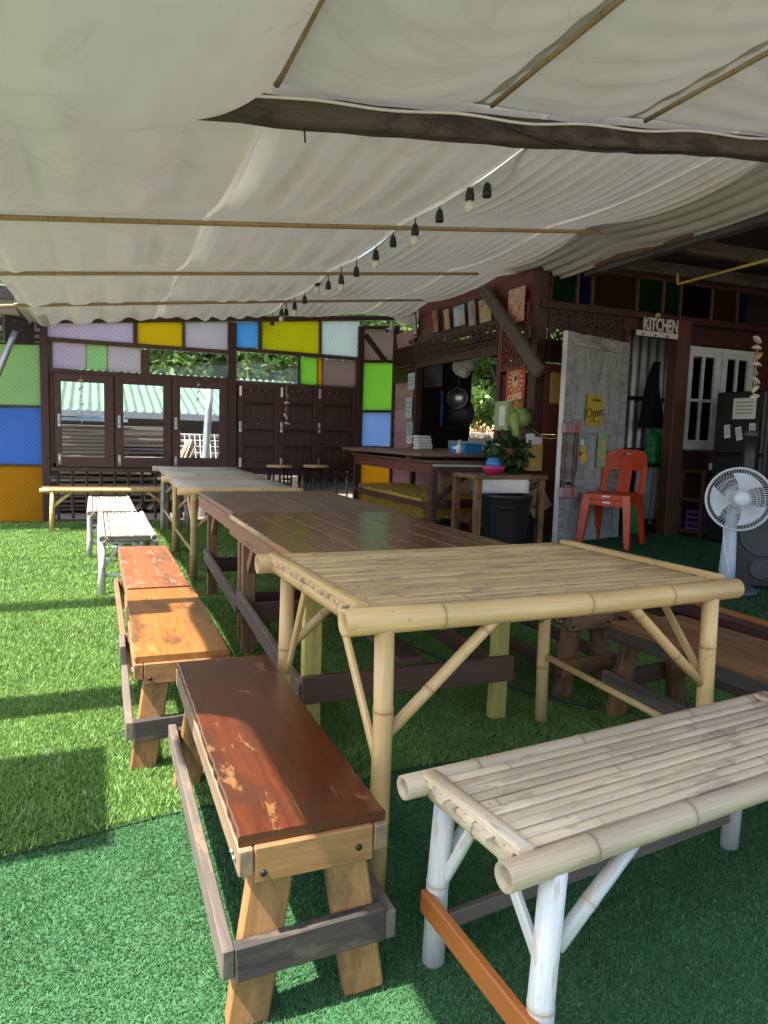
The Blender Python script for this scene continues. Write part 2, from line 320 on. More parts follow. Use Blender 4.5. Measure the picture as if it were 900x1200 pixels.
# ------------------------------------------------------------------ builders
class MB:
    def __init__(s): s.v = []; s.f = []; s.sm = []; s.at = []
    def addv(s, pts, a=0.0): i = len(s.v); s.v.extend([tuple(p) for p in pts]); s.at.extend([a]*len(pts)); return i
    def face(s, idx, smooth=False): s.f.append(tuple(idx)); s.sm.append(smooth)
    def box(s, c, size, M=None):
        c = V(c); hx, hy, hz = [x/2 for x in size]; pts = []
        for z in (-hz, hz):
            for (x, y) in ((-hx, -hy), (hx, -hy), (hx, hy), (-hx, hy)):
                p = V((x, y, z)); p = (M @ p) if M is not None else p; pts.append(p+c)
        i = s.addv(pts)
        for q in ((3, 2, 1, 0), (4, 5, 6, 7), (0, 1, 5, 4), (1, 2, 6, 5), (2, 3, 7, 6), (3, 0, 4, 7)): s.face([i+k for k in q])
        return s
    def tube(s, pts, r, n=8, cap=True, smooth=True, ring=None):
        pts = [V(p) for p in pts]; m = len(pts); rs = r if hasattr(r, '__len__') else [r]*m
        rings = []; prev = None
        for k in range(m):
            d = (pts[min(k+1, m-1)]-pts[max(k-1, 0)])
            d = d.normalized() if d.length > 1e-9 else V((0, 0, 1))
            if prev is None:
                a = d.orthogonal().normalized()
            else:
                a = prev-d*prev.dot(d); a = a.normalized() if a.length > 1e-6 else d.orthogonal().normalized()
            prev = a; b = d.cross(a)
            i = s.addv([pts[k]+(a*math.cos(t)+b*math.sin(t))*rs[k] for t in [2*PI*j/n for j in range(n)]], 0.0 if ring is None else ring[k])
            rings.append(i)
        for k in range(m-1):
            for j in range(n):
                s.face((rings[k]+j, rings[k]+(j+1) % n, rings[k+1]+(j+1) % n, rings[k+1]+j), smooth)
        if cap:
            s.face([rings[0]+j for j in reversed(range(n))]); s.face([rings[-1]+j for j in range(n)])
        return s
    def lathe(s, prof, n=16, c=(0, 0, 0), smooth=True, caps=True, M=None):
        rings = []; c = V(c)
        for (r, z) in prof:
            pts = []
            for j in range(n):
                p = V((r*math.cos(2*PI*j/n), r*math.sin(2*PI*j/n), z)); p = (M @ p) if M is not None else p; pts.append(p+c)
            rings.append(s.addv(pts))
        for k in range(len(prof)-1):
            for j in range(n): s.face((rings[k]+j, rings[k]+(j+1) % n, rings[k+1]+(j+1) % n, rings[k+1]+j), smooth)
        if caps:
            if prof[0][0] > 1e-5: s.face([rings[0]+j for j in reversed(range(n))])
            if prof[-1][0] > 1e-5: s.face([rings[-1]+j for j in range(n)])
        return s
    def poly(s, pts2, t, M=None):
        """extruded polygon: pts2 in local xy, thickness t in local +-z"""
        n = len(pts2); f = lambda p: (M @ V(p)) if M is not None else V(p)
        a = s.addv([f((x, y, t/2)) for x, y in pts2]); b = s.addv([f((x, y, -t/2)) for x, y in pts2])
        s.face([a+k for k in range(n)]); s.face([b+k for k in reversed(range(n))])
        for k in range(n): s.face((a+k, b+k, b+(k+1) % n, a+(k+1) % n))
        return s
    def ringflat(s, cx, cy, ro, ri, t, n=10, M=None, a0=0, a1=2*PI):
        f = lambda p: (M @ V(p)) if M is not None else V(p)
        full = abs(a1-a0-2*PI) < 1e-6; m = n if full else n+1; idx = []
        for j in range(m):
            a = a0+(a1-a0)*j/n; c, q = math.cos(a), math.sin(a)
            idx.append(s.addv([f((cx+ro*c, cy+ro*q, t/2)), f((cx+ri*c, cy+ri*q, t/2)), f((cx+ri*c, cy+ri*q, -t/2)), f((cx+ro*c, cy+ro*q, -t/2))]))
        for j in range(n):
            A = idx[j]; B = idx[(j+1) % m]
            s.face((A, B, B+1, A+1)); s.face((A+1, B+1, B+2, A+2)); s.face((A, A+3, B+3, B))
        return s
    def mesh(s, name):
        me = bpy.data.meshes.new(name); me.from_pydata(s.v, [], s.f)
        me.polygons.foreach_set('use_smooth', s.sm)
        if any(s.at):
            a = me.attributes.new('ring', 'FLOAT', 'POINT'); a.data.foreach_set('value', s.at)
        me.update(); return me
    def build(s, name, mat, parent=None, M=None):
        return mk(name, s.mesh(name), mat, parent, M)

def mk(name, me, mat, parent=None, M=None):
    o = bpy.data.objects.new(name, me); COL.objects.link(o)
    if mat is not None and me is not None and len(me.materials) == 0: me.materials.append(MATS[mat])
    if parent is not None: o.parent = parent
    if M is not None: o.matrix_basis = M
    return o
def T(x, y=None, z=None): return Matrix.Translation(V(x) if y is None else V((x, y, z)))
def RZ(a): return Matrix.Rotation(a, 4, 'Z')
def RX(a): return Matrix.Rotation(a, 4, 'X')
def RY(a): return Matrix.Rotation(a, 4, 'Y')
def tag(o, label=None, cat=None, group=None, kind=None):
    if label: o['label'] = label
    if cat: o['category'] = cat
    if group: o['group'] = group
    if kind: o['kind'] = kind
    return o
def thing(name, label, cat, loc=(0, 0, 0), rz=0.0, group=None):
    o = bpy.data.objects.new(name, None); COL.objects.link(o); o.empty_display_size = 0.1
    o.matrix_basis = T(loc) @ RZ(rz); return tag(o, label, cat, group)
def frame(p0, p1, up=(0, 0, 1)):
    p0 = V(p0); p1 = V(p1); x = (p1-p0).normalized(); u = V(up)
    y = u.cross(x)
    if y.length < 1e-4: y = V((0, 1, 0)).cross(x)
    y.normalize(); z = x.cross(y); m = (p0+p1)/2
    return Matrix(((x.x, y.x, z.x, m.x), (x.y, y.y, z.y, m.y), (x.z, y.z, z.z, m.z), (0, 0, 0, 1)))
_cb = {}
def cbox_mesh(L, W, H, b, jit=0.0, mat='x', seg=1):
    key = (round(L, 3), round(W, 3), round(H, 3), round(b, 4), round(jit, 4), mat)
    if key in _cb: return _cb[key]
    b = min(b, L*.45, W*.45, H*.45); m = MB(); hx, hy, hz = L/2, W/2, H/2
    idx = {}
    rj = random.Random(hash(key[:5]) & 0xffff)
    for sx in (-1, 1):
        for sy in (-1, 1):
            for sz in (-1, 1):
                j = V((rj.uniform(-jit, jit), rj.uniform(-jit, jit), rj.uniform(-jit, jit)))
                i = m.addv([V((sx*hx, sy*(hy-b), sz*(hz-b)))+j, V((sx*(hx-b), sy*hy, sz*(hz-b)))+j, V((sx*(hx-b), sy*(hy-b), sz*hz))+j])
                idx[(sx, sy, sz)] = i
    I = lambda sx, sy, sz, a: idx[(sx, sy, sz)]+a
    def quad(q, nrm):
        a, b_, c = V(m.v[q[0]]), V(m.v[q[1]]), V(m.v[q[2]])
        if (b_-a).cross(c-a).dot(V(nrm)) < 0: q = list(reversed(q))
        m.face(q)
    for s_ in (-1, 1):
        quad([I(s_, -1, -1, 0), I(s_, 1, -1, 0), I(s_, 1, 1, 0), I(s_, -1, 1, 0)], (s_, 0, 0))
        quad([I(-1, s_, -1, 1), I(1, s_, -1, 1), I(1, s_, 1, 1), I(-1, s_, 1, 1)], (0, s_, 0))
        quad([I(-1, -1, s_, 2), I(1, -1, s_, 2), I(1, 1, s_, 2), I(-1, 1, s_, 2)], (0, 0, s_))
        for u in (-1, 1):
            quad([I(s_, u, -1, 0), I(s_, u, 1, 0), I(s_, u, 1, 1), I(s_, u, -1, 1)], (s_, u, 0))
            quad([I(s_, -1, u, 0), I(s_, 1, u, 0), I(s_, 1, u, 2), I(s_, -1, u, 2)], (s_, 0, u))
            quad([I(-1, s_, u, 1), I(1, s_, u, 1), I(1, s_, u, 2), I(-1, s_, u, 2)], (0, s_, u))
            for w in (-1, 1): quad([I(s_, u, w, 0), I(s_, u, w, 1), I(s_, u, w, 2)], (s_, u, w))
    me = m.mesh('board'); me.materials.append(MATS[mat]); _cb[key] = me; return me
def plank(name, mat, parent, p0, p1, w, t, up=(0, 0, 1), bev=0.003, jit=0.0):
    """board from p0 to p1; w across, t along 'up'"""
    L = (V(p1)-V(p0)).length
    return mk(name, cbox_mesh(L, w, t, bev, jit, mat), mat, parent, frame(p0, p1, up))
def box(name, mat, parent, c, size, rz=0.0, bev=0.003, M=None):
    """axis box with grain along its longest side"""
    sx, sy, sz = size; c = V(c); Rm = RZ(rz) if M is None else M
    k = max(range(3), key=lambda i: size[i]); ax = [V((1, 0, 0)), V((0, 1, 0)), V((0, 0, 1))]
    a = Rm.to_3x3() @ ax[k]; up = Rm.to_3x3() @ (ax[2] if k != 2 else ax[1])
    w = {0: sy, 1: sx, 2: sx}[k]; t = {0: sz, 1: sz, 2: sy}[k]
    return plank(name, mat, parent, c-a*size[k]/2, c+a*size[k]/2, w, t, up, bev)
_pb = {}
def pole(name, mat, parent, p0, p1, r, r1=None, n=12, node=0.0, bend=0.0, hollow=False, seed=0, sub=1):
    """round pole in a local frame with x along it; bamboo joints every 'node' metres"""
    p0 = V(p0); p1 = V(p1); L = (p1-p0).length; r1 = r if r1 is None else r1
    key = (round(L, 3), round(r, 4), round(r1, 4), n, node, round(bend, 4), hollow, seed, mat)
    if key not in _pb:
        rr = random.Random(seed*31+int(L*977)); m = MB()
        st = []   # (x, radius factor, ring)
        if node:
            st.append((0, 1, 0)); x = node*rr.uniform(0.3, 0.9)
            while x < L-0.02:
                st += [(x-0.012, 0.985, 0.0), (x-0.004, 1.035, 0.25), (x, 1.0, 0.9), (x+0.004, 1.05, 0.2), (x+0.014, 0.985, 0.0)]
                x += node*rr.uniform(0.6, 1.35)
            st.append((L, 1, 0)); st = [q for i, q in enumerate(st) if 0 <= q[0] <= L]
        else:
            st = [(L*i/6, 1, 0) for i in range(7)]
        by = rr.uniform(-1, 1)*bend; bz = rr.uniform(-1, 1)*bend
        pts = [V((x-L/2, by*math.sin(PI*x/L), bz*math.sin(PI*x/L))) for x, _, _ in st]
        rad = [(r+(r1-r)*x/L)*f for x, f, _ in st]; ring = [q for _, _, q in st]
        if hollow:
            pts = [pts[0]+V((0.010, 0, 0)), pts[0]+V((.004, 0, 0)), pts[0]-V((.001, 0, 0))]+pts+[pts[-1]+V((.001, 0, 0)), pts[-1]-V((.004, 0, 0)), pts[-1]-V((0.010, 0, 0))]
            rad = [r*.5, r*.62, r*.9]+rad+[r1*.9, r1*.62, r1*.5]; ring = [0.55, 0.25, 0.05]+ring+[0.05, 0.25, 0.55]
            pts[1] = pts[1].copy()
        # build with a fixed frame
        rings = []
        for P, R_, q in zip(pts, rad, ring):
            rings.append(m.addv([P+V((0, math.cos(2*PI*j/n), math.sin(2*PI*j/n)))*R_ for j in range(n)], q))
        for k in range(len(rings)-1):
            for j in range(n): m.face((rings[k]+j, rings[k]+(j+1) % n, rings[k+1]+(j+1) % n, rings[k+1]+j), True)
        m.face([rings[0]+j for j in reversed(range(n))]); m.face([rings[-1]+j for j in range(n)])
        me = m.mesh('pole'); me.materials.append(MATS[mat]); _pb[key] = me
    return mk(name, _pb[key], mat, parent, frame(p0, p1))
def splat(name, mat, parent, p0, p1, w, t, seed=0, node=0.33, up=(0, 0, 1)):
    """split bamboo slat: shallow curved strip with joints, x along it"""
    p0 = V(p0); p1 = V(p1); L = (p1-p0).length; rr = random.Random(seed); m = MB(); st = [0.0]; x = node*rr.uniform(.2, .9)
    xs = []
    while x < L-.02: xs.append(x); x += node*rr.uniform(.8, 1.2)
    stn = [(0, 0, 0)]
    for x in xs: stn += [(x-.006, 0, 0), (x, .0010, rr.choice((.1, .25, .6))), (x+.006, 0, 0)]
    stn += [(L, 0, 0)]; stn = [q for q in stn if 0 <= q[0] <= L]
    rows = []; dz = rr.uniform(-.0015, .0015); tw = rr.uniform(-.03, .03)
    for x, b, q in stn:
        ring = []
        wob = rr.uniform(-.001, .001)
        for u in (-1, -.6, 0, .6, 1):
            y = u*w/2+wob; ring.append(V((x-L/2, y, (t/2)*(1-.55*u*u)+b+dz+y*tw)))
        ring += [V((x-L/2, w/2, -t/2)), V((x-L/2, -w/2, -t/2))]
        rows.append(m.addv(ring, q))
    for k in range(len(rows)-1):
        for j in range(7):
            m.face((rows[k]+j, rows[k+1]+j, rows[k+1]+(j+1) % 7, rows[k]+(j+1) % 7), j < 4)
    m.face([rows[0]+j for j in range(7)]); m.face([rows[-1]+j for j in reversed(range(7))])
    return mk(name, m.mesh('slat'), mat, parent, frame(p0, p1, up))
def text_mesh(body, size, extrude, sx=1.0, bold=0.0):
    cu = bpy.data.curves.new('lettering', 'FONT'); cu.body = body; cu.size = size; cu.extrude = extrude; cu.align_x = 'CENTER'; cu.align_y = 'CENTER'
    cu.offset = bold; cu.resolution_u = 4
    ob = bpy.data.objects.new('lettering', cu); COL.objects.link(ob)
    dg = bpy.context.evaluated_depsgraph_get(); me = bpy.data.meshes.new_from_object(ob.evaluated_get(dg))
    bpy.data.objects.remove(ob); bpy.data.curves.remove(cu)
    if sx != 1.0: me.transform(Matrix.Diagonal((sx, 1, 1, 1)))
    me.materials.clear(); return me
def flag_stuff(o): o['kind'] = 'stuff'; return o
# matrices that put local xy onto a wall: x to the right as one looks at it, y up
def face_front(x, y, z): return T(x, y, z) @ RX(PI/2)                     # looks towards -Y
def face_left(x, y, z): return T(x, y, z) @ RZ(-PI/2) @ RX(PI/2)         # looks towards -X
def lathe_obj(name, mat, parent, prof, loc, n=16, M=None):
    return MB().lathe(prof, n).build(name, mat, parent, T(loc) if M is None else M)

def printed(key, cols, scale=9.0, seed=0):
    """a printed picture: patches of several inks"""
    t = NT(key); v = t.add('ShaderNodeTexVoronoi'); v.inputs['Scale'].default_value = scale
    t.link(t.coord((1, 1, 1)), v.inputs['Vector'])
    n = t.noise(t.coord((scale*.8,)*3), 1.0, 6, 0.7, 1.2)
    a = t.ramp(n, [(0.32+0.36*i/(len(cols)-1), c) for i, c in enumerate(cols)])
    sep = t.add('ShaderNodeSeparateColor'); t.link(v.outputs['Color'], sep.inputs[0])
    b = t.ramp(sep.outputs[0], [(i/(len(cols)-1), c) for i, c in enumerate(cols)])
    t.val('Base Color', t.mix(0.35, a, b)); t.val('Roughness', 0.35); t.done(key)
printed('print_city', [(0.05, 0.05, 0.06), (0.5, 0.48, 0.45), (0.25, 0.1, 0.07), (0.6, 0.6, 0.62)], 14)
printed('print_blue', [(0.05, 0.10, 0.3), (0.3, 0.45, 0.6), (0.6, 0.6, 0.6), (0.4, 0.05, 0.05)], 9)
printed('print_red', [(0.3, 0.02, 0.02), (0.05, 0.03, 0.03), (0.55, 0.12, 0.05), (0.5, 0.4, 0.3)], 11)
printed('print_sepia', [(0.12, 0.07, 0.03), (0.45, 0.3, 0.14), (0.55, 0.45, 0.28), (0.08, 0.05, 0.03)], 10)
printed('print_poster', [(0.55, 0.04, 0.02), (0.55, 0.06, 0.03), (0.7, 0.5, 0.3), (0.1, 0.25, 0.4), (0.6, 0.08, 0.04)], 13)
printed('print_pale', [(0.55, 0.6, 0.62), (0.6, 0.62, 0.62), (0.4, 0.2, 0.2), (0.45, 0.55, 0.6)], 14)
# ================================================================== THE SETTING
def sheet(name, mat, x0, x1, y0, y1, z, label=None):
    me = bpy.data.meshes.new(name); me.from_pydata([(x0, y0, z), (x1, y0, z), (x1, y1, z), (x0, y1, z)], [], [(0, 1, 2, 3)])
    o = mk(name, me, mat); o['kind'] = 'structure'; return o
sheet('ground', 'soil', -250, 250, -250, 250, -0.05)

def edge_y(x): return 2.12+0.05*np.sin(x*2.1+0.6)+0.10*np.clip(x-0.2, 0, 1)*0.8+0.02*np.sin(x*7)
def sheet_edge(name, mat, xs, lo, hi, z):
    n = len(xs); v = [(x, lo(x), z) for x in xs]+[(x, hi(x), z) for x in xs]
    f = [(i, i+1, n+i+1, n+i) for i in range(n-1)]
    me = bpy.data.meshes.new(name); me.from_pydata(v, [], f); o = mk(name, me, mat); o['kind'] = 'structure'; return o
XS = list(np.linspace(-3.2, 3.3, 90))
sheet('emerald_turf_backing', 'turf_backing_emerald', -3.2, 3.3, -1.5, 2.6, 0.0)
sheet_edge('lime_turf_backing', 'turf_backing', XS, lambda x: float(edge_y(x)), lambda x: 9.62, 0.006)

def blades(name, mat, parts, label, cat):
    """parts: list of (x0,x1,y0,y1,count,height,width,z,mask)"""
    P0 = []; tone = []
    for (x0, x1, y0, y1, n, h, w, z, mask) in parts:
        x = RNG.uniform(x0, x1, n); y = RNG.uniform(y0, y1, n)
        if mask is not None:
            k = mask(x, y); x = x[k]; y = y[k]; n = len(x)
        a = RNG.uniform(0, 2*PI, n); hh = h*RNG.uniform(0.6, 1.25, n); ww = w*RNG.uniform(0.7, 1.3, n)*0.5
        lean = RNG.uniform(0.25, 1.15, n)*hh; la = RNG.uniform(0, 2*PI, n)
        b = np.stack([x, y, np.full(n, z)], 1); d = np.stack([np.cos(a)*ww, np.sin(a)*ww, np.zeros(n)], 1)
        tip = b+np.stack([np.cos(la)*lean, np.sin(la)*lean, hh], 1)
        P0.append(np.stack([b-d, b+d, tip], 1).reshape(-1, 3))
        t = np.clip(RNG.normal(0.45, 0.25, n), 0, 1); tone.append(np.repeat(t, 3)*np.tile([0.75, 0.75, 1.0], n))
    P = np.concatenate(P0).astype(np.float32); t = np.concatenate(tone).astype(np.float32); nv = len(P); nf = nv//3
    me = bpy.data.meshes.new(name); me.vertices.add(nv); me.vertices.foreach_set('co', P.ravel())
    me.loops.add(nv); me.loops.foreach_set('vertex_index', np.arange(nv, dtype=np.int32))
    me.polygons.add(nf); me.polygons.foreach_set('loop_start', np.arange(0, nv, 3, dtype=np.int32))
    me.polygons.foreach_set('loop_total', np.full(nf, 3, dtype=np.int32))
    at = me.attributes.new('tone', 'FLOAT', 'POINT'); at.data.foreach_set('value', t); me.update(calc_edges=True)
    o = mk(name, me, mat); tag(o, label, cat, kind='stuff'); return o
SEAMS = [[(0, 889), (117, 870), (141, 863), (300, 838)], [(0, 728), (39, 722), (132, 716), (230, 712)], [(0, 655), (75, 652), (130, 650)], [(380, 815), (520, 800), (640, 770)]]
SEAMW = [[onz(px, py, 0) for px, py in s] for s in SEAMS]
def seam_mask(x, y):
    k = np.ones(len(x), bool)
    for s in SEAMW:
        xs = [p.x for p in s]; ys = [p.y for p in s]
        yy = np.interp(x, xs, ys)+0.006*np.sin(x*23); inside = (x > xs[0]-.3) & (x < xs[-1])
        k &= ~(inside & (np.abs(y-yy) < 0.010+0.004*np.sin(x*9)))
    return k
def lime_mask(x, y): return (y > edge_y(x)+0.004) & seam_mask(x, y)
def near_mask(x, y): return (y < edge_y(x)+0.01)
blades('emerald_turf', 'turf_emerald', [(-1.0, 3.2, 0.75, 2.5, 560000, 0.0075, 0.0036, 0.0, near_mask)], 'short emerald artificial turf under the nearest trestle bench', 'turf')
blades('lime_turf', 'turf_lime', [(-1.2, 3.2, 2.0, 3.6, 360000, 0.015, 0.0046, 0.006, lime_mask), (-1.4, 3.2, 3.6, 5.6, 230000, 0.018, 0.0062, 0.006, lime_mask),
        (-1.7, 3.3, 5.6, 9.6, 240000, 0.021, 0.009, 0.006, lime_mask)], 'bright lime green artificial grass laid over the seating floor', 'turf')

# raised kitchen platform
PZ = 0.22
pf = MB().box((5.55, 4.9, 0.105), (4.1, 9.6, 0.21)).build('platform', 'stretcher_brown'); pf['kind'] = 'structure'
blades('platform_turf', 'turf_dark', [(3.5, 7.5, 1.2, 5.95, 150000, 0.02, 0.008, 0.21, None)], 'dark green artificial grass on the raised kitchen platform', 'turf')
st = thing('platform_step', 'long brown timber step boards edging the raised kitchen platform', 'step', (3.2, 2.0, 0))
plank('board', 'dark_bench_wood', st, (-0.03, -2.6, 0.10), (0.06, 6.5, 0.10), 0.11, 0.05)
plank('board', 'stretcher_brown', st, (0.03, -2.6, 0.055), (0.12, 6.5, 0.055), 0.03, 0.10)
plank('board', 'maroon_wood', st, (0.15, -2.6, 0.19), (0.22, 6.5, 0.19), 0.10, 0.05)
plank('board', 'orange_rail', st, (0.245, -2.6, 0.205), (0.32, 6.5, 0.205), 0.07, 0.04)

# ------------------------------------------------------------------ canopy structure
def zr(x): return 2.50+0.11*x
BEAM_Y = 3.12
bt = thing('roof_beam', 'rough dark timber beam crossing under the white canopy', 'beam', (0, BEAM_Y, 0))
_bb = [ony(px, py, BEAM_Y-.045) for px, py in ((260, 134), (357, 145), (450, 152), (625, 167), (850, 178))]
BBX = np.array([-2.1]+[p.x for p in _bb]+[4.9]); BBZ = np.array([_bb[0].z-.11*(_bb[0].x+2.1)]+[p.z for p in _bb]+[_bb[-1].z+.10*(4.9-_bb[-1].x)])
def beam_bottom(x): return float(np.interp(x, BBX, BBZ))
m = MB(); rows = []; rb_ = random.Random(4)
for x in np.linspace(-2.1, 4.9, 48):
    z = beam_bottom(x)+rb_.uniform(-.004, .004); hh = .108+rb_.uniform(-.006, .006); w = .045+rb_.uniform(-.004, .004); e = .012
    rows.append(m.addv([(x, -w+e, z), (x, w-e, z), (x, w, z+e), (x, w, z+hh-e), (x, w-e, z+hh), (x, -w+e, z+hh), (x, -w, z+hh-e), (x, -w, z+e)]))
for k in range(len(rows)-1):
    for j in range(8): m.face((rows[k]+j, rows[k]+(j+1) % 8, rows[k+1]+(j+1) % 8, rows[k+1]+j))
m.face([rows[0]+j for j in range(8)]); m.face([rows[-1]+j for j in reversed(range(8))])
m.build('timber', 'beam_wood', bt)
POLES = [(5.0, 4.12), (6.75, 3.75), (8.45, 4.05)]
for i, (y, xr) in enumerate(POLES):
    r = thing('canopy_pole', ['thin bamboo pole under the canopy cloth nearest the timber beam', 'middle thin bamboo pole carrying the canopy cloth', 'thin bamboo pole under the canopy cloth closest to the coloured glass wall'][i], 'bamboo pole', (0, y, 0))
    pole('cane', 'bamboo_ceiling', r, (-2.0, 0, zr(-2.0)), (xr, 0, zr(xr)), 0.019, 0.015, 8, node=0.32, bend=0.012, seed=i)
for i, y in enumerate((3.02, 4.86)):
    raf = thing('side_rafter', ['rough timber rafter reaching out past the open side of the canopy', 'second rough timber rafter past the open side of the canopy'][i], 'rafter', (-2.0, y, 0))
    plank('timber', 'beam_wood', raf, (-0.6, 0, zr(-2.6)-0.02), (1.15, 0, zr(-.85)-0.02), 0.22, 0.06)
    pole('post', 'beam_wood', raf, (-0.55, 0, -0.05), (-0.55, 0, zr(-2.55)-.05), 0.05, n=10)
# unseen roofing sheet at the side, added so its corner shades the grass
sr = thing('side_shade_sheet', 'unseen corrugated sheet added to shade the grass at the open side', 'shade sheet', (0, 0, 0))
def corrugated(x0, x1, y0, y1, zf, pitch=0.076, amp=0.009, along='y', ny=2):
    m = MB(); per = 6
    if along == 'y':
        nx = int((x1-x0)/pitch*per)+1; xs = [x0+(x1-x0)*i/(nx-1) for i in range(nx)]; ys = [y0+(y1-y0)*j/(ny-1) for j in range(ny)]
        rows = [m.addv([(x, y, zf(x, y)+amp*math.sin(2*PI*(x-x0)/pitch)) for x in xs]) for y in ys]; k = nx
    else:
        nx = int((y1-y0)/pitch*per)+1; ysl = [y0+(y1-y0)*i/(nx-1) for i in range(nx)]; xsl = [x0+(x1-x0)*j/(ny-1) for j in range(ny)]
        rows = [m.addv([(x, y, zf(x, y)+amp*math.sin(2*PI*(y-y0)/pitch)) for y in ysl]) for x in xsl]; k = nx
    for j in range(len(rows)-1):
        for i in range(k-1): m.face((rows[j]+i, rows[j]+i+1, rows[j+1]+i+1, rows[j+1]+i), True)
    return m
corrugated(-3.2, -1.36, 1.85, 2.52, lambda x, y: 2.42+0.02*x).build('sheet', 'roof_sheet', sr)
plank('purlin', 'beam_wood', sr, (-3.2, 2.2, 2.31), (-1.45, 2.2, 2.34), 0.06, 0.06)

def vn(x, y, s=0):   # smooth pseudo noise
    return (np.sin(x*1.7+s)+np.sin(y*2.3+s*1.7+1.1*np.sin(x*.9+s))+np.sin(x*3.1-y*1.9+s*.3))/3
def grid_obj(name, X, Y, Z, mat):
    ny, nx = X.shape; v = np.stack([X, Y, Z], -1).reshape(-1, 3)
    f = [(j*nx+i, j*nx+i+1, (j+1)*nx+i+1, (j+1)*nx+i) for j in range(ny-1) for i in range(nx-1)]
    me = bpy.data.meshes.new(name); me.from_pydata(v.tolist(), [], f); me.polygons.foreach_set('use_smooth', [True]*len(f)); me.update()
    return mk(name, me, mat)
# far cloth strips
YK = np.array([BEAM_Y+0.02, 5.0, 6.75, 8.45, 9.80])
strips = [(-0.76, 0.705, 0.36, 0.026, 0.07, 'wide white canopy cloth strip along the open grass side'),
          (0.725, 2.125, 0.22, 0.021, 0.06, 'white canopy cloth strip between the open side and the bulb string'),
          (2.145, 3.405, 0.115, 0.014, 0.05, 'finely pleated white canopy cloth strip just past the bulb string'),
          (3.425, 4.22, 0.105, 0.012, 0.05, 'narrow white canopy cloth strip drooping along the kitchen eave')]
for i, (x0, x1, lam, amp, sg, lab) in enumerate(strips):
    nx = int((x1-x0)/(0.014))+1; ny = 150
    u = np.linspace(0, 1, nx); yy = np.linspace(YK[0], YK[-1], ny); U, YY = np.meshgrid(u, yy)
    Xb = x0+(x1-x0)*U
    k = np.clip(np.searchsorted(YK, YY, side='right')-1, 0, 3); t = (YY-YK[k])/(YK[k+1]-YK[k])
    sag = np.sin(PI*np.clip(t, 0, 1))
    # scalloped outer edge on the open side
    XX = Xb.copy()
    if i == 0: XX = Xb+0.10*np.sin(PI*t)*(1-U)**3
    fold = np.sin(2*PI*(Xb-x0)/lam+0.5*vn(Xb*0, YY*.5, i)+1.1*vn(Xb*1.6, YY*.12, i+3))
    fold2 = np.sin(2*PI*(Xb-x0)/(lam*0.53)+1.8*vn(Xb*1.4, YY*.18, i+7))
    env = 0.45+0.55*(0.5+0.5*vn(Xb*3, YY*.35, i+5))
    Z = zr(Xb)+0.045-sg*sag-0.03*np.sin(PI*U)*(0.4+sag)+2.0*amp*env*(fold+0.32*fold2)*(0.06+0.94*sag)
    Z = Z+0.115*np.exp(-((YY-YK[0])/0.10)**2)
    edge = np.exp(-((U*(x1-x0))/0.02)**2) if i else 0
    Z = Z-0.004*edge
    if i < 3: Z = Z-0.004*np.exp(-(((1-U)*(x1-x0))/0.03)**2)
    else: Z = Z-0.20*np.clip((U-0.45)/0.55, 0, 1)**1.5
    if i == 0: Z = Z-0.06*(1-U)**6*(0.3+sag)
    o = grid_obj('canopy_cloth', XX, YY, Z, 'canopy_cloth'); tag(o, lab, 'canopy cloth', 'cloth strips of the canopy')
    if i < 3:
        HY_ = yy; hz = Z[:, -1]-0.004; ph_ = np.linspace(0, 2*PI, 9); HXg = x1+0.01+0.022*np.cos(ph_)[None, :]+0.006*np.sin(HY_*3.1)[:, None]; HZg = hz[:, None]+0.011*np.sin(ph_)[None, :]
        hem = grid_obj('hem', HXg, np.repeat(HY_[:, None], 9, 1), HZg, 'lit_hem_cloth'); hem.parent = o
# near bays
bays = [(-0.62, 0.70, 0.365, 0.5, 'big sagging white canopy cloth belly in front of the timber beam'),
        (0.70, 1.72, 0.16, 0.16, 'white canopy cloth bay sagging between two bamboo battens'),
        (1.72, 2.62, 0.10, 0.13, 'wrinkled white canopy cloth bay beyond the second bamboo batten'),
        (2.62, 4.3, 0.10, 0.13, 'outermost white canopy cloth bay over the platform step')]
for i, (x0, x1, sg, lam, lab) in enumerate(bays):
    x0 -= .02*(i > 0); x1 += .02; nx = int((x1-x0)/0.018)+1; ny = 150; y0, y1 = 0.2, BEAM_Y+0.06
    U, W_ = np.meshgrid(np.linspace(0, 1, nx), np.linspace(0, 1, ny)); XX = x0+(x1-x0)*U; YY = y0+(y1-y0)*W_
    if i == 0: XX = XX-(0.08+0.25*np.exp(-((YY-2.0)/0.24)**4))*(1-U)**4  # unseen outer edge pushed out, with a bulge added to shade the bench
    prof = np.where(W_ > 0.88, np.sqrt(np.clip(1-((W_-0.88)/0.12)**2, 0, 1)), 0.75+0.25*np.sin(W_/0.88*PI/2))
    belly = np.sin(PI*(0.20+0.80*U))**0.48*prof
    if i: belly = np.sin(PI*U)**0.8*(0.65*prof+0.35*np.sin(PI*np.clip(W_, 0, 1)))
    wr = np.sin(2*PI*YY/lam*0.55+3*vn(XX*1.5, YY, i)+4*XX)*0.008*(i > 0)*(0.4+0.6*np.sin(PI*U))
    wr = wr+0.010*np.sin(2*PI*XX/0.35+2*vn(XX, YY, i))*(1-W_*.5)*(i == 0)*np.sin(PI*U)
    Z = zr(XX)+0.105-sg*belly+wr+0.006*vn(XX*5, YY*5, i)*np.sin(PI*U)
    o = grid_obj('canopy_cloth', XX, YY, Z, 'canopy_cloth'); tag(o, lab, 'canopy cloth', 'cloth bays in front of the beam')
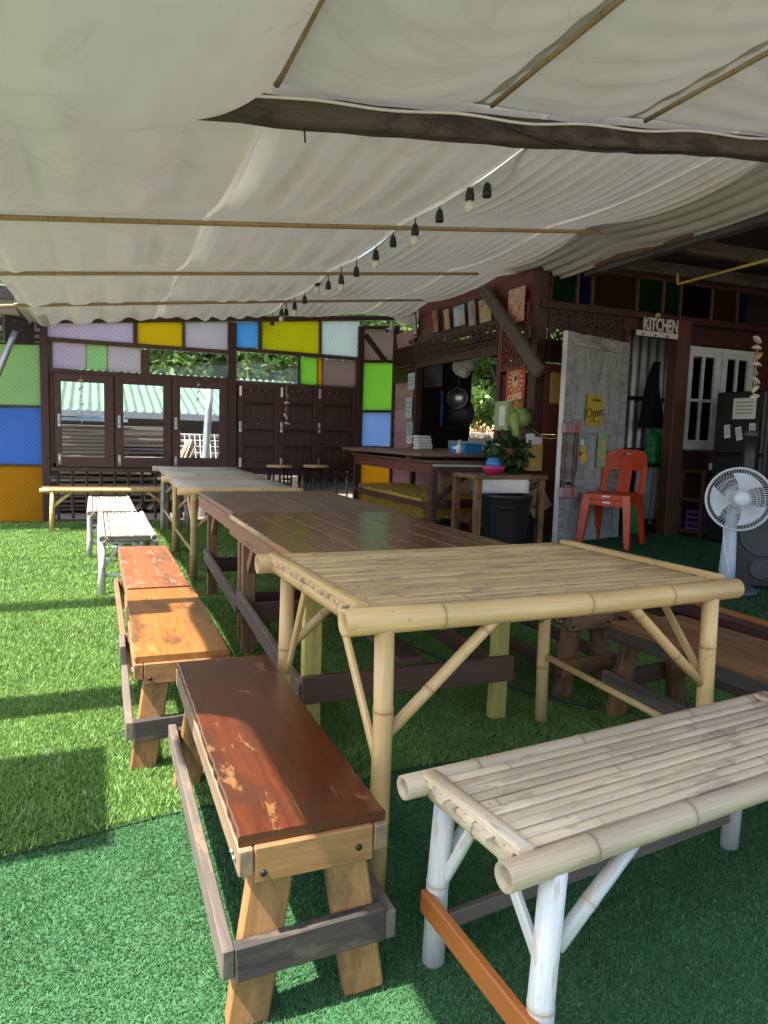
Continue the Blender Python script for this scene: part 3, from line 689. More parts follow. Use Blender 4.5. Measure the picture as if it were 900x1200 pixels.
for i, (x, rr) in enumerate(((0.70, .015), (1.72, .012), (2.62, .012))):
    r = thing('canopy_batten', ['split bamboo batten beside the big sagging cloth belly', 'thin bamboo batten between two sagging cloth bays', 'bamboo batten nearest the kitchen side of the near canopy'][i], 'bamboo batten', (x, 0, 0))
    pole('cane', 'bamboo_ceiling', r, (-0.02, 0.25, zr(x)+0.05), (0.02, BEAM_Y-0.05, zr(x)+0.055), rr, rr, 8, node=0.35, bend=0.01, seed=i+9)
# white cable along the beam, black drooping cable, wire hook
wc = MB().tube([(x, BEAM_Y-0.058, beam_bottom(x)+0.085+0.008*math.sin(x*9)) for x in np.linspace(0.3, 4.6, 60)], 0.007, 6).build('white_cable', 'wire_white')
tag(wc, 'thin white cable clipped along the timber roof beam', 'cable')
a = ony(588, 150, BEAM_Y-.06); b = ony(752, 178, BEAM_Y-.04)
pts = [a+(b-a)*t+V((0, -0.03, -0.05*math.sin(PI*t))) for t in np.linspace(0, 1, 20)]
tag(MB().tube(pts, 0.006, 6).build('black_cable', 'black_plastic'), 'black cable drooping below the timber roof beam', 'cable')
h_ = ony(357, 147, BEAM_Y)
tag(MB().tube([h_+V((0, 0, .01)), h_+V((0, 0, -.03)), h_+V((.004, 0, -.07))], 0.004, 6).build('bent_nail', 'nail'), 'bent nail sticking down from the timber beam', 'nail')

# string of bulbs
BX = 2.16
ORD = ['first', 'second', 'third', 'fourth', 'fifth', 'sixth', 'seventh', 'eighth', 'ninth']; cnt = [0, 0, 0]
cords = [(735, 125, 215, 0), (707, 140, 250, 1), (607, 205, 280, 0), (526, 262, 360, 1), (453, 305, 362, 0), (396, 345, 437, 1), (332, 390, 460, 0), (282, 422, 512, 1),
         (239, 450, 503, 0), (202, 460, 517, 1), (161, 503, 550, 0), (128, 527, 592, 1), (100, 550, 590, 0), (84, 562, 612, 1), (54, 582, 622, 0), (26, 603, 648, 2)]
sc = 320/900
pts = []
for i, (zx, zt, zb, kind) in enumerate(cords):
    px = 300+zx*sc; pt = onx(px, 160+zt*sc, BX); pb = onx(px, 160+zb*sc, BX); yk = pt.y
    if i == 0: pt = onx(px, 160+zt*sc, BX+.06); pb = onx(px, 160+zb*sc, BX+.06)
    L = pt.z-pb.z; pts.append(V((pt.x, yk, pt.z)))
    bl = 0.075; sl = 0.085
    kindlab = ['empty black bulb socket on the canopy string, %s empty one from the timber beam', 'white bulb in a black socket, %s white one from the timber beam', 'red bulb at the glass wall end of the canopy string'][kind]
    kindlab = kindlab % ORD[cnt[kind]] if kind < 2 else kindlab; cnt[kind] += 1
    r = thing('hanging_bulb' if kind else 'hanging_socket', kindlab, 'light bulb' if kind else 'bulb socket', (pt.x, yk, pt.z), group='bulbs on the canopy string' if kind != 2 else None)
    zb_ = -L
    zs = zb_+(bl if kind else 0)     # bottom of the socket
    MB().tube([(0, 0, 0.015), (0, 0, zs+sl-.01)], 0.005, 6).build('cord', 'black_plastic', r)
    MB().lathe([(0.008, zs+sl), (0.020, zs+sl-.012), (0.025, zs+.045), (0.029, zs+.03), (0.027, zs), (0.015, zs)], 14).build('socket', 'black_plastic', r)
    if kind: MB().lathe([(0.0, zb_), (0.014, zb_+.004), (0.026, zb_+.018), (0.030, zb_+.034), (0.026, zb_+.055), (0.017, zb_+bl)], 16).build('bulb', 'bulb_glass' if kind == 1 else 'red_bulb', r)
pts.sort(key=lambda p: p.y)
pp = [V((BX, YK[0], zr(BX)+.0))]+[p+V((0, 0, .012)) for p in pts]
pp.sort(key=lambda p: p.y)
tag(MB().tube(pp, 0.006, 6).build('bulb_string_cable', 'black_plastic'), 'black cable of the bulb string along the canopy seam', 'cable')

pts = [onz(px, py, .03) for px, py in ((370, 690), (430, 735), (500, 765), (560, 790), (620, 812), (700, 830))]
tag(MB().tube(pts, .006, 6).build('floor_cable', 'black_plastic'), 'black cable lying on the turf under the tables', 'cable')
# ================================================================== FAR GLASS WALL
WY = 9.68
def quad_pane(name, mat, parent, px, y, t=0.008, tight=False):
    """px: four pixel corners tl,tr,br,bl on the plane y"""
    mx_ = sum(a for a, b in px)/4; my_ = sum(b for a, b in px)/4
    px = [(a+(.3 if tight else 1.6)*(1 if a > mx_ else -1), b+1.8*(1 if b > my_ else -1)) for a, b in px]
    P = [ony(a, b, y) for a, b in px]; c = sum((p for p in P), V())/4
    loc = [(p.x-c.x, p.z-c.z) for p in P]; loc = [loc[3], loc[2], loc[1], loc[0]]
    return MB().poly(loc, t).build(name, mat, parent, face_front(c.x, y, c.z))
def rail(name, mat, parent, a, b, w, y, d=0.07):
    """board between two pixels in the plane y: w = width in the plane (m), d = depth"""
    return plank(name, mat, parent, ony(a[0], a[1], y), ony(b[0], b[1], y), d, w, up=(0, 0, 1) if abs(a[0]-b[0]) > abs(a[1]-b[1]) else (1, 0, 0), bev=0.004)
wall = thing('glass_screen_wall', 'maroon timber screen wall with coloured figured glass panes and windows', 'wall', (0, 0, 0))
# posts
def vpost(px, w, z0, z1, y=WY, d=0.10, mat='maroon_wood', parent=wall):
    x = ony(px, 500, y).x; return box('post', mat, parent, (x, y, (z0+z1)/2), (w, d, z1-z0))
vpost(53.5, 0.085, 0, 2.47); vpost(271, 0.11, 0, 2.62); vpost(420, 0.085, 0, 2.72); vpost(466.5, 0.05, 0, 2.72, d=0.06)
YP = WY-0.0
box('post', 'maroon_wood', wall, (ony(60, 500, WY).x, WY+.03, 1.25), (.13, .04, 1.3))
panes = [('purple', (56, 380, 155, 380, 156, 401, 56, 395)), ('yellow', (162, 380, 213, 379, 213, 406, 162, 403)), ('mauve', (217, 380, 267, 380, 267, 411, 217, 407)),
         ('purple', (62, 402, 100, 404, 100, 431, 62, 430)), ('green', (100.6, 404, 126, 405.5, 126, 433, 100.6, 431)), ('mauve', (126.6, 405.5, 164, 408, 164, 435, 126.6, 433)),
         ('sky', (275, 380, 301, 379, 301, 406, 275, 405)), ('olive', (308, 378, 373, 377, 373, 413, 308, 409)), ('pale', (377, 376, 420, 375, 419, 418, 377, 414)),
         ('lime', (352, 420, 371, 422, 371, 450, 352, 448)), ('orange', (371.4, 422, 378, 422.5, 378, 451, 371.4, 450)), ('brown', (378.6, 422.5, 416, 425, 416, 454, 378.6, 451)),
         ('brown', (425, 389, 465, 389, 465, 422, 424, 422)), ('lime', (424, 425, 464, 426, 463, 481, 422, 481)), ('steelblue', (422, 483, 463, 483, 462, 521, 421, 521)), ('orange', (424, 541, 461, 541, 461, 600, 424, 600))]
for c, q in panes:
    quad_pane('pane', 'glass_'+c, wall, [(q[0], q[1]), (q[2], q[3]), (q[4], q[5]), (q[6], q[7])], YP+0.002*random.random(), tight=(q[0] in (100.6, 371.4)))
for q in ((176, 411, 265, 417, 265, 441, 176, 436), (278, 414, 348, 419, 347, 449, 278, 446)):
    quad_pane('pane', 'clear_glass', wall, [(q[0], q[1]), (q[2], q[3]), (q[4], q[5]), (q[6], q[7])], YP)
M1 = 'brown_frame'; M2 = 'maroon_wood'
R_ = lambda a, b, w, mat=M2, d=0.07, dy=0.0: rail('rail', mat, wall, a, b, w, WY+dy, d)
R_((50, 376), (470, 373), 0.06, M2, 0.09, 0.0)
R_((56, 397.5), (268, 413), 0.05, M1); R_((275, 409), (420, 421), 0.05, M1)
R_((58, 434), (268, 446), 0.055, M1, 0.075); R_((276, 449), (418, 457), 0.05, M1, 0.075)
for (x, ya, yb, w) in ((158.5, 378, 403, 0.05), (215, 378, 409, 0.035), (304.5, 377, 409, 0.05), (375, 376, 416, 0.035), (170, 410, 442, 0.10), (59, 400, 434, 0.04), (350, 417, 452, 0.035), (418, 423, 456, 0.035)):
    R_((x, ya), (x, yb), w, M1, 0.065, 0.002)
R_((422, 423.5), (466, 424), 0.035); R_((422, 482), (466, 482), 0.03); R_((421, 531), (466, 531), 0.20, M2, 0.05); R_((424, 384), (466, 385), 0.05)
R_((60, 549.5), (268, 553), 0.05, M1, 0.09, -0.01); R_((276, 553), (418, 556), 0.05, M2, 0.09, -0.01)
R_((60, 610), (420, 612), 0.04, M1, 0.05)
plank('brace', 'maroon_wood', wall, ony(428, 392, WY-.06), ony(452, 424, WY-.06), 0.05, 0.10, up=(0, 1, 0))
for px_ in (60.5, 134, 201, 267): R_((px_, 440), (px_, 549), 0.05, M1, 0.04, 0.02)
for px_ in (277.5, 327, 371, 416.5): R_((px_, 450), (px_, 551), 0.05, M2, 0.03, 0.02)
R_((60, 436.5), (268, 447.5), .10, M2, .03, .03); R_((276, 449.5), (418, 457.5), .10, M2, .03, .025); R_((60, 545), (420, 551), .08, M2, .03, .025)
# casement windows
def casement(parent, l, t, r, b, pl, pt, pr, pb, y):
    A = ony(l, t, y); B = ony(r, b, y); C = ony(pl, pt, y); D = ony(pr, pb, y)
    cx, cz = (A.x+B.x)/2, (A.z+B.z)/2; m = MB(); W, H = B.x-A.x, A.z-B.z; d = 0.045
    m.box(((C.x+A.x)/2-cx, 0, 0), (C.x-A.x, d, H)); m.box(((B.x+D.x)/2-cx, 0, 0), (B.x-D.x, d, H))
    m.box(((C.x+D.x)/2-cx, 0.001, (A.z+C.z)/2-cz), (D.x-C.x, d-.004, A.z-C.z)); m.box(((C.x+D.x)/2-cx, 0.001, (B.z+D.z)/2-cz), (D.x-C.x, d-.004, D.z-B.z))
    # bead
    for (x0, x1, z0, z1) in ((C.x, C.x+.012, D.z, C.z), (D.x-.012, D.x, D.z, C.z), (C.x+.012, D.x-.012, C.z-.012, C.z), (C.x+.012, D.x-.012, D.z, D.z+.012)):
        m.box(((x0+x1)/2-cx, -0.008, (z0+z1)/2-cz), (x1-x0, .012, z1-z0))
    w = m.build('window', 'frame_maroon', parent, T(cx, y, cz))
    MB().box(((C.x+D.x)/2-cx, 0.004, (C.z+D.z)/2-cz), (D.x-C.x+.01, 0.004, C.z-D.z+.01)).build('pane', 'clear_glass', w)
    hx = A.x+0.045-cx
    MB().tube([(hx, -.025, .06), (hx, -.05, .045), (hx, -.052, -.03), (hx, -.025, -.05)], .007, 6).box((hx, -.024, 0), (.03, .006, .15)).build('handle', 'steel', w)
    MB().tube([(hx, -.027, -H/2+.16), (hx, -.03, -H/2+.02)], .008, 6).box((hx, -.024, -H/2+.09), (.03, .006, .13)).build('bolt', 'steel', w)
    return w
casement(wall, 63.5, 437, 133.5, 547, 70, 445.5, 124, 537, WY-0.03)
casement(wall, 134.5, 440, 200.5, 548, 143, 449, 192.5, 537.5, WY-0.03)
casement(wall, 201.5, 443, 265.5, 549, 210, 453, 257.5, 538, WY-0.03)
# shutters: three board leaves with carved rails
for (l, r) in ((279, 326), (327.5, 370.5), (372, 415.5)):
    A = ony(l, 449+(l-279)*.04, WY-.03); B = ony(r, 550, WY-.03); cx, cz = (A.x+B.x)/2, (A.z+B.z)/2; W, H = B.x-A.x, A.z-B.z
    m = MB(); d = .04
    for sx in (-1, 1): m.box((sx*(W/2-.035), 0, 0), (.07, d, H))
    for z in (H/2-.04, .01, -H/2+.05): m.box((0, .001, z), (W-.14, d-.006, .08))
    s = m.build('shutter', 'maroon_wood', wall, T(cx, WY-.03, cz))
    nb = 4; bw = (W-.14)/nb
    for k in range(nb):
        for (z0, z1) in ((.05, H/2-.08), (-H/2+.09, -.03)):
            box('board', 'maroon_wood', s, (-W/2+.07+bw*(k+.5), .012, (z0+z1)/2), (bw-.0006, .018, z1-z0), bev=.006)
    fm = MB()
    for z in (H/2-.26, -.045, -H/2+.30):
        for k in range(9): fm.ringflat(-W/2+.09+(W-.18)*k/8, z, .034, .02, .01, 8, M=RX(PI/2))
    fm.build('carved_strip', 'maroon_wood', s, T(0, -.012, 0))
    MB().tube([(-W/2+.03, -.025, .07), (-W/2+.03, -.045, .04), (-W/2+.03, -.025, -.04)], .007, 6).box((-W/2+.03, -.022, 0), (.03, .006, .14)).box((-W/2+.03, -.022, H/2-.1), (.03, .006, .13)).box((-W/2+.03, -.022, -H/2+.09), (.03, .006, .12)).build('bolt', 'steel', s)
# turned balusters below
bal = [(0.018, 0), (0.018, .06), (.012, .07), (.024, .14), (.027, .2), (.015, .28), (.012, .31), (.02, .33), (.012, .35), (.014, .42), (.022, .5), (.012, .56), (.018, .57), (.018, .64)]
bme = MB().lathe(bal, 10).mesh('baluster'); bme.materials.append(MATS['black_wood'])
bmw = MB().lathe(bal, 10).mesh('baluster'); bmw.materials.append(MATS['siding_natural'])
for k in range(24):
    x = -0.42+k*0.165
    if abs(x-1.70) < .08: continue
    b = mk('baluster', bme if x < 2.55 else (bmw if k % 2 else bme), None, wall, T(x, WY, 0.02+0.03*random.random()))
# timbers leaning beyond and white tubes read through the balusters
# side screen left of the corner post
ls = thing('side_glass_screen', 'tall screen of green, blue and amber figured glass beside the corner post', 'glass screen', (0, 0, 0))
for c, y0, y1 in (('green', 404, 475), ('blue', 477.5, 544), ('orange', 546.5, 611)):
    quad_pane('pane', 'glass_'+c, ls, [(-32, y0-1.5), (48.5, y0+1), (49.5, y1), (-32, y1+1)], WY-0.01)
for y0 in (402.5, 476, 545, 612.5): rail('rail', 'brown_frame', ls, (-34, y0-1), (50, y0+.5), 0.025, WY-.012, 0.04)
rail('rail', 'black_wood', ls, (-34, 388), (50, 391), 0.03, WY-.01, .05); rail('rail', 'black_wood', ls, (-34, 396), (50, 398.5), 0.03, WY-.01, .05)
box('post', 'brown_frame', ls, (ony(50, 500, WY-.01).x, WY-.02, 1.15), (.03, .05, 2.3)); box('post', 'brown_frame', ls, (-1.42, WY-.02, 1.2), (.05, .05, 2.4))
# roof corner beyond the canopy
rc = thing('corner_roof', 'corrugated grey roof corner on dark rafters past the canopy edge', 'roof', (0, 0, 0))
corrugated(-2.6, -0.62, 8.7, 12.2, lambda x, y: 2.66-0.03*(y-8.7), along='x').build('sheet', 'roof_sheet', rc)
for y in (8.75, 10.6): plank('rafter', 'black_wood', rc, (-2.6, y, 2.56-.03*(y-8.7)), (-0.6, y, 2.58-.03*(y-8.7)), .07, .10)
plank('rafter', 'black_wood', rc, (-0.72, 8.6, 2.50), (-0.72, 11.5, 2.42), .08, .12)
plank('rafter', 'black_wood', rc, (-0.95, 9.4, 2.30), (-0.66, 9.62, 2.30), .06, .30)
pole('strut', 'galvanised', rc, ony(18, 388, 9.3), ony(-8, 452, 9.3), .035, n=10)
# shell mobiles in the windows
def shell_mobile(label, px, py0, py1, y, n, scale=1.0, x=None):
    A = ony(px, py0, y); B = ony(px, py1, y); r = thing('shell_mobile', label, 'shell mobile', A); L = A.z-B.z
    MB().tube([(0, 0, 0), (0, 0, -L)], .003, 5).build('string', 'paper', r)
    rr = random.Random(int(px))
    for k in range(n):
        z = -L*(k+.5)/n; s = scale*rr.uniform(.6, 1.2)
        m = MB().lathe([(0, .014*s), (.018*s, .010*s), (.034*s, 0), (.030*s, -.008*s), (.012*s, -.004*s), (0, -.003*s)], 10, M=Matrix.Diagonal((1, .6, 1.1)) @ Matrix.Rotation(rr.uniform(-.9, .9), 3, 'Y'))
        m.build('shell', 'shell' if rr.random() < .75 else 'shell_orange', r, T(rr.uniform(-.012, .012), 0, z))
shell_mobile('white shell mobile hanging in front of the dark shutters', 336, 452, 500, WY-.12, 6, 1.3)
shell_mobile('pale shell mobile hanging in the casement by the corner post', 95, 441, 497, WY-.08, 6, 1.0)
shell_mobile('small pale shell mobile in the casement with the leaning pipe', 232, 447, 472, WY-.08, 3, .9)
# security camera at the wall end
c = ony(457, 386, WY-.12)
r = thing('security_camera', 'small white security camera under the canopy corner', 'camera', c)
MB().tube([(0.05, 0, .02), (-0.06, -.06, -.03)], .035, 12).build('housing', 'white_plastic', r)
MB().tube([(-.055, -.058, -.028), (-.075, -.07, -.038)], .025, 12).build('lens', 'black_plastic', r); MB().tube([(0.02, 0, .03), (.02, .03, .12)], .012, 8).build('bracket', 'white_plastic', r)

# ================================================================== YARD BEYOND
def wpt(px, py, y): return ony(px, py, y)
gh = thing('green_roof_shed', 'low shed with pale green corrugated roof seen through the casements', 'shed', (0, 0, 0))
e0 = wpt(60, 483, 14.0); r0 = wpt(60, 434, 18.0)
corrugated(-3.5, 7.2, 14.0, 18.0, lambda x, y: e0.z+0.05+(r0.z-e0.z)*(y-14)/4, pitch=.16, amp=.03).build('roof', 'green_roof', gh)
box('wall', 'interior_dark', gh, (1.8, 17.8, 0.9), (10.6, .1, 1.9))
for x in (-3.2, -1, 1.4, 3.8, 6.6): box('post', 'lumber_grey', gh, (x, 14.15, e0.z/2-.02), (.1, .1, e0.z))
box('fascia', 'galvanised', gh, (1.85, 13.97, e0.z-.0), (10.7, .03, .12))
rl = random.Random(5)
def lumber_stack(label, x0, x1, y, z0, z1, mat):
    r = thing('lumber_stack', label, 'lumber stack', ((x0+x1)/2, y, -.05)); z = z0
    while z < z1:
        for k in range(3):
            dx = rl.uniform(-.25, .25)
            plank('board', mat, r, (x0-(x0+x1)/2+dx, k*.26+rl.uniform(-.03, .03), z), (x1-(x0+x1)/2+dx, k*.26+rl.uniform(-.12, .12), z+rl.uniform(-.03, .03)), .22, .035)
        z += .06
lumber_stack('stack of pale sawn planks under the casement beside the corner post', -0.7, 1.0, 11.2, .05, .78, 'lumber')
lumber_stack('stack of grey weathered boards in front of the green roofed shed', -0.9, 1.3, 12.6, .05, 1.28, 'lumber_grey')
lumber_stack('stack of bleached planks lying below the leaning grey pipe', 1.1, 2.9, 11.4, .05, .62, 'lumber')
lumber_stack('tall stack of brown boards beside the wire cage panels', 1.2, 2.6, 13.0, .05, 1.15, 'lumber_grey')
for i, (xx, yy, ww, hh, lab) in enumerate(((1.75, 11.9, 1.0, 1.0, 'white welded wire cage panel leaning on the planks'), (2.55, 12.2, 0.9, 1.25, 'taller white wire cage panel beside the leaning pipe'))):
    r = thing('wire_panel', lab, 'wire panel', (xx, yy, -.05)); m = MB(); Mx = Matrix.Rotation(-.45, 4, 'X')
    for k in range(13): m.tube([Mx @ V((-ww/2+ww*k/12, 0, .3)), Mx @ V((-ww/2+ww*k/12, 0, .3+hh))], .006, 5)
    for k in range(10): m.tube([Mx @ V((-ww/2, 0, .3+hh*k/9)), Mx @ V((ww/2, 0, .3+hh*k/9))], .006, 5)
    m.build('wire_grid', 'wire_white', r)
    plank('prop', 'lumber_grey', r, (-ww/2, .02, 0), (-ww/2, .5, .95), .06, .06)
    plank('prop', 'lumber_grey', r, (ww/2, .02, 0), (ww/2, .5, .95), .06, .06)
tag(pole('leaning_pipe', 'galvanised', None, wpt(246, 455, 10.9), wpt(236, 612, 10.5), .055, n=12), 'grey pipe leaning upright outside the third casement', 'pipe')
# trees
def tree(label, x, y, h, rad, nleaf, mat, leaf=.16, zc=None, seed=1, trunk_r=.12):
    rr = np.random.default_rng(seed); r = thing('tree', label, 'tree', (x, y, -.05)); zc = h*.62 if zc is None else zc
    m = MB(); m.tube([(0, 0, 0), (.05, .03, h*.3), (-.04, .05, h*.6), (.03, 0, h*.9)], [trunk_r, trunk_r*.8, trunk_r*.55, trunk_r*.15], 8)
    clumps = []
    for k in range(16):
        a = rr.uniform(0, 2*PI); el = rr.uniform(-.5, 1.2); q = rad*rr.uniform(.35, .95)
        c = V((math.cos(a)*math.cos(el)*q, math.sin(a)*math.cos(el)*q, zc+math.sin(el)*q*(h-zc)/rad)); clumps.append(c)
        m.tube([(0, 0, min(h*.8, max(h*.15, c.z*.6))), V((c.x*.5, c.y*.5, c.z*.82)), c], [trunk_r*.45, trunk_r*.25, trunk_r*.06], 5)
    m.build('trunk', 'bark', r)
    per = nleaf//len(clumps); P = []; F = []; tn = []
    for c in clumps:
        n = per; d = rr.normal(0, 1, (n, 3)); d /= np.linalg.norm(d, axis=1)[:, None]; s = rad*rr.uniform(.28, .5)*(rr.uniform(0.3, 1, n)**.5)
        ctr = np.array(c)+d*s[:, None]*np.array([1, 1, .8])
        a = rr.normal(0, 1, (n, 3)); a /= np.linalg.norm(a, axis=1)[:, None]; b = np.cross(a, rr.normal(0, 1, (n, 3))); b /= np.linalg.norm(b, axis=1)[:, None]
        L = leaf*rr.uniform(.6, 1.3, n)[:, None]; q = np.stack([ctr-a*L*.5, ctr+b*L*.22, ctr+a*L*.5, ctr-b*L*.22], 1)
        i0 = len(P)*0; P.append(q.reshape(-1, 3)); tn.append(np.repeat(np.clip(rr.normal(.5, .25, n), 0, 1), 4))
    P = np.concatenate(P); tn = np.concatenate(tn); n = len(P)//4
    me = bpy.data.meshes.new('crown'); me.from_pydata(P.tolist(), [], [(4*i, 4*i+1, 4*i+2, 4*i+3) for i in range(n)])
    at = me.attributes.new('tone', 'FLOAT', 'POINT'); at.data.foreach_set('value', tn.astype(np.float32)); mk('crown', me, mat, r)
tree('bushy bright green tree above the green shed roof, beside the centre post', 4.6, 19.5, 5.2, 2.3, 5000, 'leaf_b', .3, seed=2)
tree('dark leafy tree behind the green shed roof over the casements', 1.9, 21, 5.4, 2.4, 5000, 'leaf_a', .3, seed=3)
tree('green tree behind the clear transom pane over the shutters', 7.2, 18.5, 5.6, 2.5, 6000, 'leaf_b', .28, seed=4)
tree('distant tree seen in the gap above the green glass screen', -1.6, 24, 6.0, 2.4, 4000, 'leaf_a', .3, seed=5)
tree('tree behind the glass wall end post near the pink siding', 8.6, 16.0, 5.2, 2.2, 5000, 'leaf_b', .26, seed=6)
tree('leafy tree filling the kitchen back opening', 8.0, 13.2, 4.6, 1.7, 6500, 'leaf_b', .17, seed=7, zc=2.1)
tree('darker tree trunked close behind the kitchen back opening', 9.6, 14.6, 5.2, 2.0, 6000, 'leaf_a', .2, seed=8, zc=2.3)
tree('low leafy tree left of the kitchen back opening', 6.6, 13.8, 4.2, 1.5, 5000, 'leaf_b', .17, seed=9, zc=1.9)
tree('big spreading tree far behind the shed', 12.5, 22, 7.0, 3.2, 6000, 'leaf_a', .34, seed=10)
tree('wide tree far behind the glass wall', -4.5, 27, 7.0, 3.2, 5000, 'leaf_a', .36, seed=12)

# blue sheet and pale boards that show through the casements
r = thing('blue_tarp', 'folded blue tarpaulin lying on the grey board stack', 'tarpaulin', (0.0, 12.3, 1.27)); MB().box((0, 0, .04), (1.0, .5, .05)).box((.1, -.02, .085), (.7, .45, .03)).build('sheet', 'ink_skyblue', r)
r = thing('plastic_drum', 'white plastic sheet roll lying outside the third casement', 'roll', (2.3, 10.7, .55)); MB().tube([(-.35, 0, 0), (.35, .05, 0)], .13, 14).build('roll', 'white_plastic', r)
for sx in (-.3, .3): MB().box((sx, .02, -.34), (.08, .3, .46)).build('trestle', 'lumber_grey', r)
for i in range(7):
    a = V((.55+.12*i+random.uniform(-.1, .1), 11.0, .0)); b = a+V((.5+random.uniform(-.2, .3), .5, .85+random.uniform(-.1, .2)))
    o = plank('leaning_board', 'lumber', None, a, b, .09, .025); tag(o, 'pale board leaning outside the casements, %s from the corner post' % ORD[i], 'board', 'boards leaning on the stacks')
# ================================================================== KITCHEN HOUSE
HX = 4.0; HY = 5.95
house = thing('kitchen_house', 'maroon timber kitchen with fretwork trim, serving hatch and open door', 'kitchen building', (0, 0, 0))
rs = random.Random(21)
# --- left wall (faces -X)
def lap_boards(y0, y1, z0, z1, mat, pitch=0.135, x=HX, prefix='siding_board'):
    n = max(1, int(round((z1-z0)/pitch))); p = (z1-z0)/n
    for k in range(n):
        m_ = mat(k, n) if callable(mat) else mat
        a = V((x-.004, y0, z0+p*(k+.5))); b = V((x-.004, y1, z0+p*(k+.5)))
        plank(prefix, m_, house, a, b, .018, p+.012, up=(-0.10, 0, 1), bev=.003)
lap_boards(8.74, 9.46, .22, 2.10, 'siding_pink'); lap_boards(8.74, 9.46, 2.42, 2.62, 'siding_pink')
lap_boards(7.9, 8.72, .22, 1.0, lambda k, n: 'siding_pink' if k > 1 else 'siding_natural')
lap_boards(6.62, 7.9, .22, 1.0, 'siding_natural')
lap_boards(6.08, 6.56, .22, 1.86, 'column_wood')
lap_boards(6.05, 8.74, 2.44, 3.0, 'maroon_bright', .14)
for (y, w, z0, z1, mt) in ((8.70, .09, .22, 2.5, 'maroon_wood'), (6.59, .07, .22, 2.6, 'maroon_bright'), (9.47, .05, .22, 2.75, 'maroon_wood')):
    box('post', mt, house, (HX-.01, y, (z0+z1)/2), (.08, w, z1-z0))
box('post', 'maroon_wood', house, (HX+.03, HY+.05, 1.55), (.11, .13, 2.7))
box('hatch_sill', 'stretcher_brown', house, (HX-.02, 7.65, 1.035), (.22, 2.02, .05))
box('hatch_head', 'maroon_wood', house, (HX-.015, 7.65, 2.125), (.07, 2.02, .06)); box('trim', 'maroon_wood', house, (HX-.02, 7.5, 2.465), (.06, 2.9, .05))
def fretwork(name, w, h, cell, M, mat='maroon_bright', dens=1.0, seed=0):
    rr = random.Random(seed); m = MB(); nx = max(1, int(round(w/cell))); ny = max(1, int(round(h/cell))); cw, ch = w/nx, h/ny
    for i in range(nx):
        for j in range(ny):
            cx, cy = -w/2+cw*(i+.5), -h/2+ch*(j+.5); r = min(cw, ch)*.56
            m.ringflat(cx, cy, r, r*.66, .014, 9, None)
            if rr.random() < .8: m.ringflat(cx+rr.uniform(-.01, .01), cy, r*.42, r*.16, .020, 7)
            a = rr.uniform(.4, 1.1)
            m.box((cx, cy, 0), (cw*1.35, r*.20, .012), Matrix.Rotation(a if (i+j) % 2 else -a, 3, 'Z'))
    for s in (-1, 1): m.box((0, s*(h/2), 0), (w+.02, .022, .026)); m.box((s*(w/2), 0, 0), (.022, h, .025))
    return m.build(name, mat, house, M)
fretwork('fretwork_panel', 2.02, .26, .075, face_left(HX-.045, 7.65, 2.295), 'maroon_wood', seed=1)
fretwork('fretwork_panel', .70, .26, .075, face_left(HX-.045, 9.09, 2.27), 'maroon_wood', seed=2); fretwork('fretwork_panel', .62, .16, .075, face_left(HX-.047, 9.06, 2.02), 'maroon_wood', seed=5)
fretwork('fretwork_panel', .46, .62, .085, face_left(HX-.04, 6.31, 2.22), 'maroon_bright', seed=3)
# pale light leaks behind the near fretwork come from the open lattice behind it
# --- front wall (faces -Y)
def fx(px): return ony(px, 480, HY).x
def fboards(x0, x1, z0, z1, mat, pitch=.30):
    n = max(1, int(round((z1-z0)/pitch))); p = (z1-z0)/n
    for k in range(n): plank('wall_board', mat, house, (x0, HY, z0+p*(k+.5)), (x1, HY, z0+p*(k+.5)), .02, p-.006, bev=.004)
fboards(4.09, 5.02, .22, 1.95, 'maroon_bright', .36); fretwork('fretwork_panel', .90, .50, .10, face_front(4.56, HY-.01, 2.22), 'maroon_wood', seed=4)
fboards(5.84, 7.5, .22, 1.13, 'maroon_wood', .3); fboards(6.83, 7.5, 1.13, 2.45, 'maroon_wood', .3); fboards(5.84, 6.83, 2.26, 2.45, 'maroon_wood', .19)
box('beam', 'maroon_wood', house, (5.75, HY-.02, 2.50), (3.5, .10, .07)); box('beam', 'maroon_wood', house, (5.35, HY, 2.38), (.66, .05, .17)); box('beam', 'maroon_wood', house, (5.75, HY, 2.89), (3.5, .08, .05))
box('column', 'column_wood', house, (5.74, HY-.03, 1.35), (.17, .14, 2.27)); box('door_post', 'maroon_wood', house, (5.04, HY, 1.28), (.05, .09, 2.12))
tp = [(648, 674, 'dgreen'), (678, 691, 'dblue'), (696, 744, 'amber'), (749, 775, 'dgreen'), (779, 796, 'dgreen'), (799, 833, 'umber'), (836, 863, 'amber'), (866, 876, 'dblue')]
for a, b, c in tp:
    x0, x1 = ony(a, 340, HY).x, ony(b, 340, HY).x
    MB().box((0, 0, 0), (x1-x0, .33, .006)).build('pane', 'glass_'+c, house, face_front((x0+x1)/2, HY, 2.70))
for i in range(len(tp)-1):
    x = (ony(tp[i][1], 340, HY).x+ony(tp[i+1][0], 340, HY).x)/2; box('mullion', 'brown_frame', house, (x, HY, 2.70), (.03, .05, .33))
x = ony(648, 340, HY).x; box('wall_board', 'maroon_wood', house, ((4.1+x)/2, HY, 2.70), (x-4.1-.01, .02, .33))
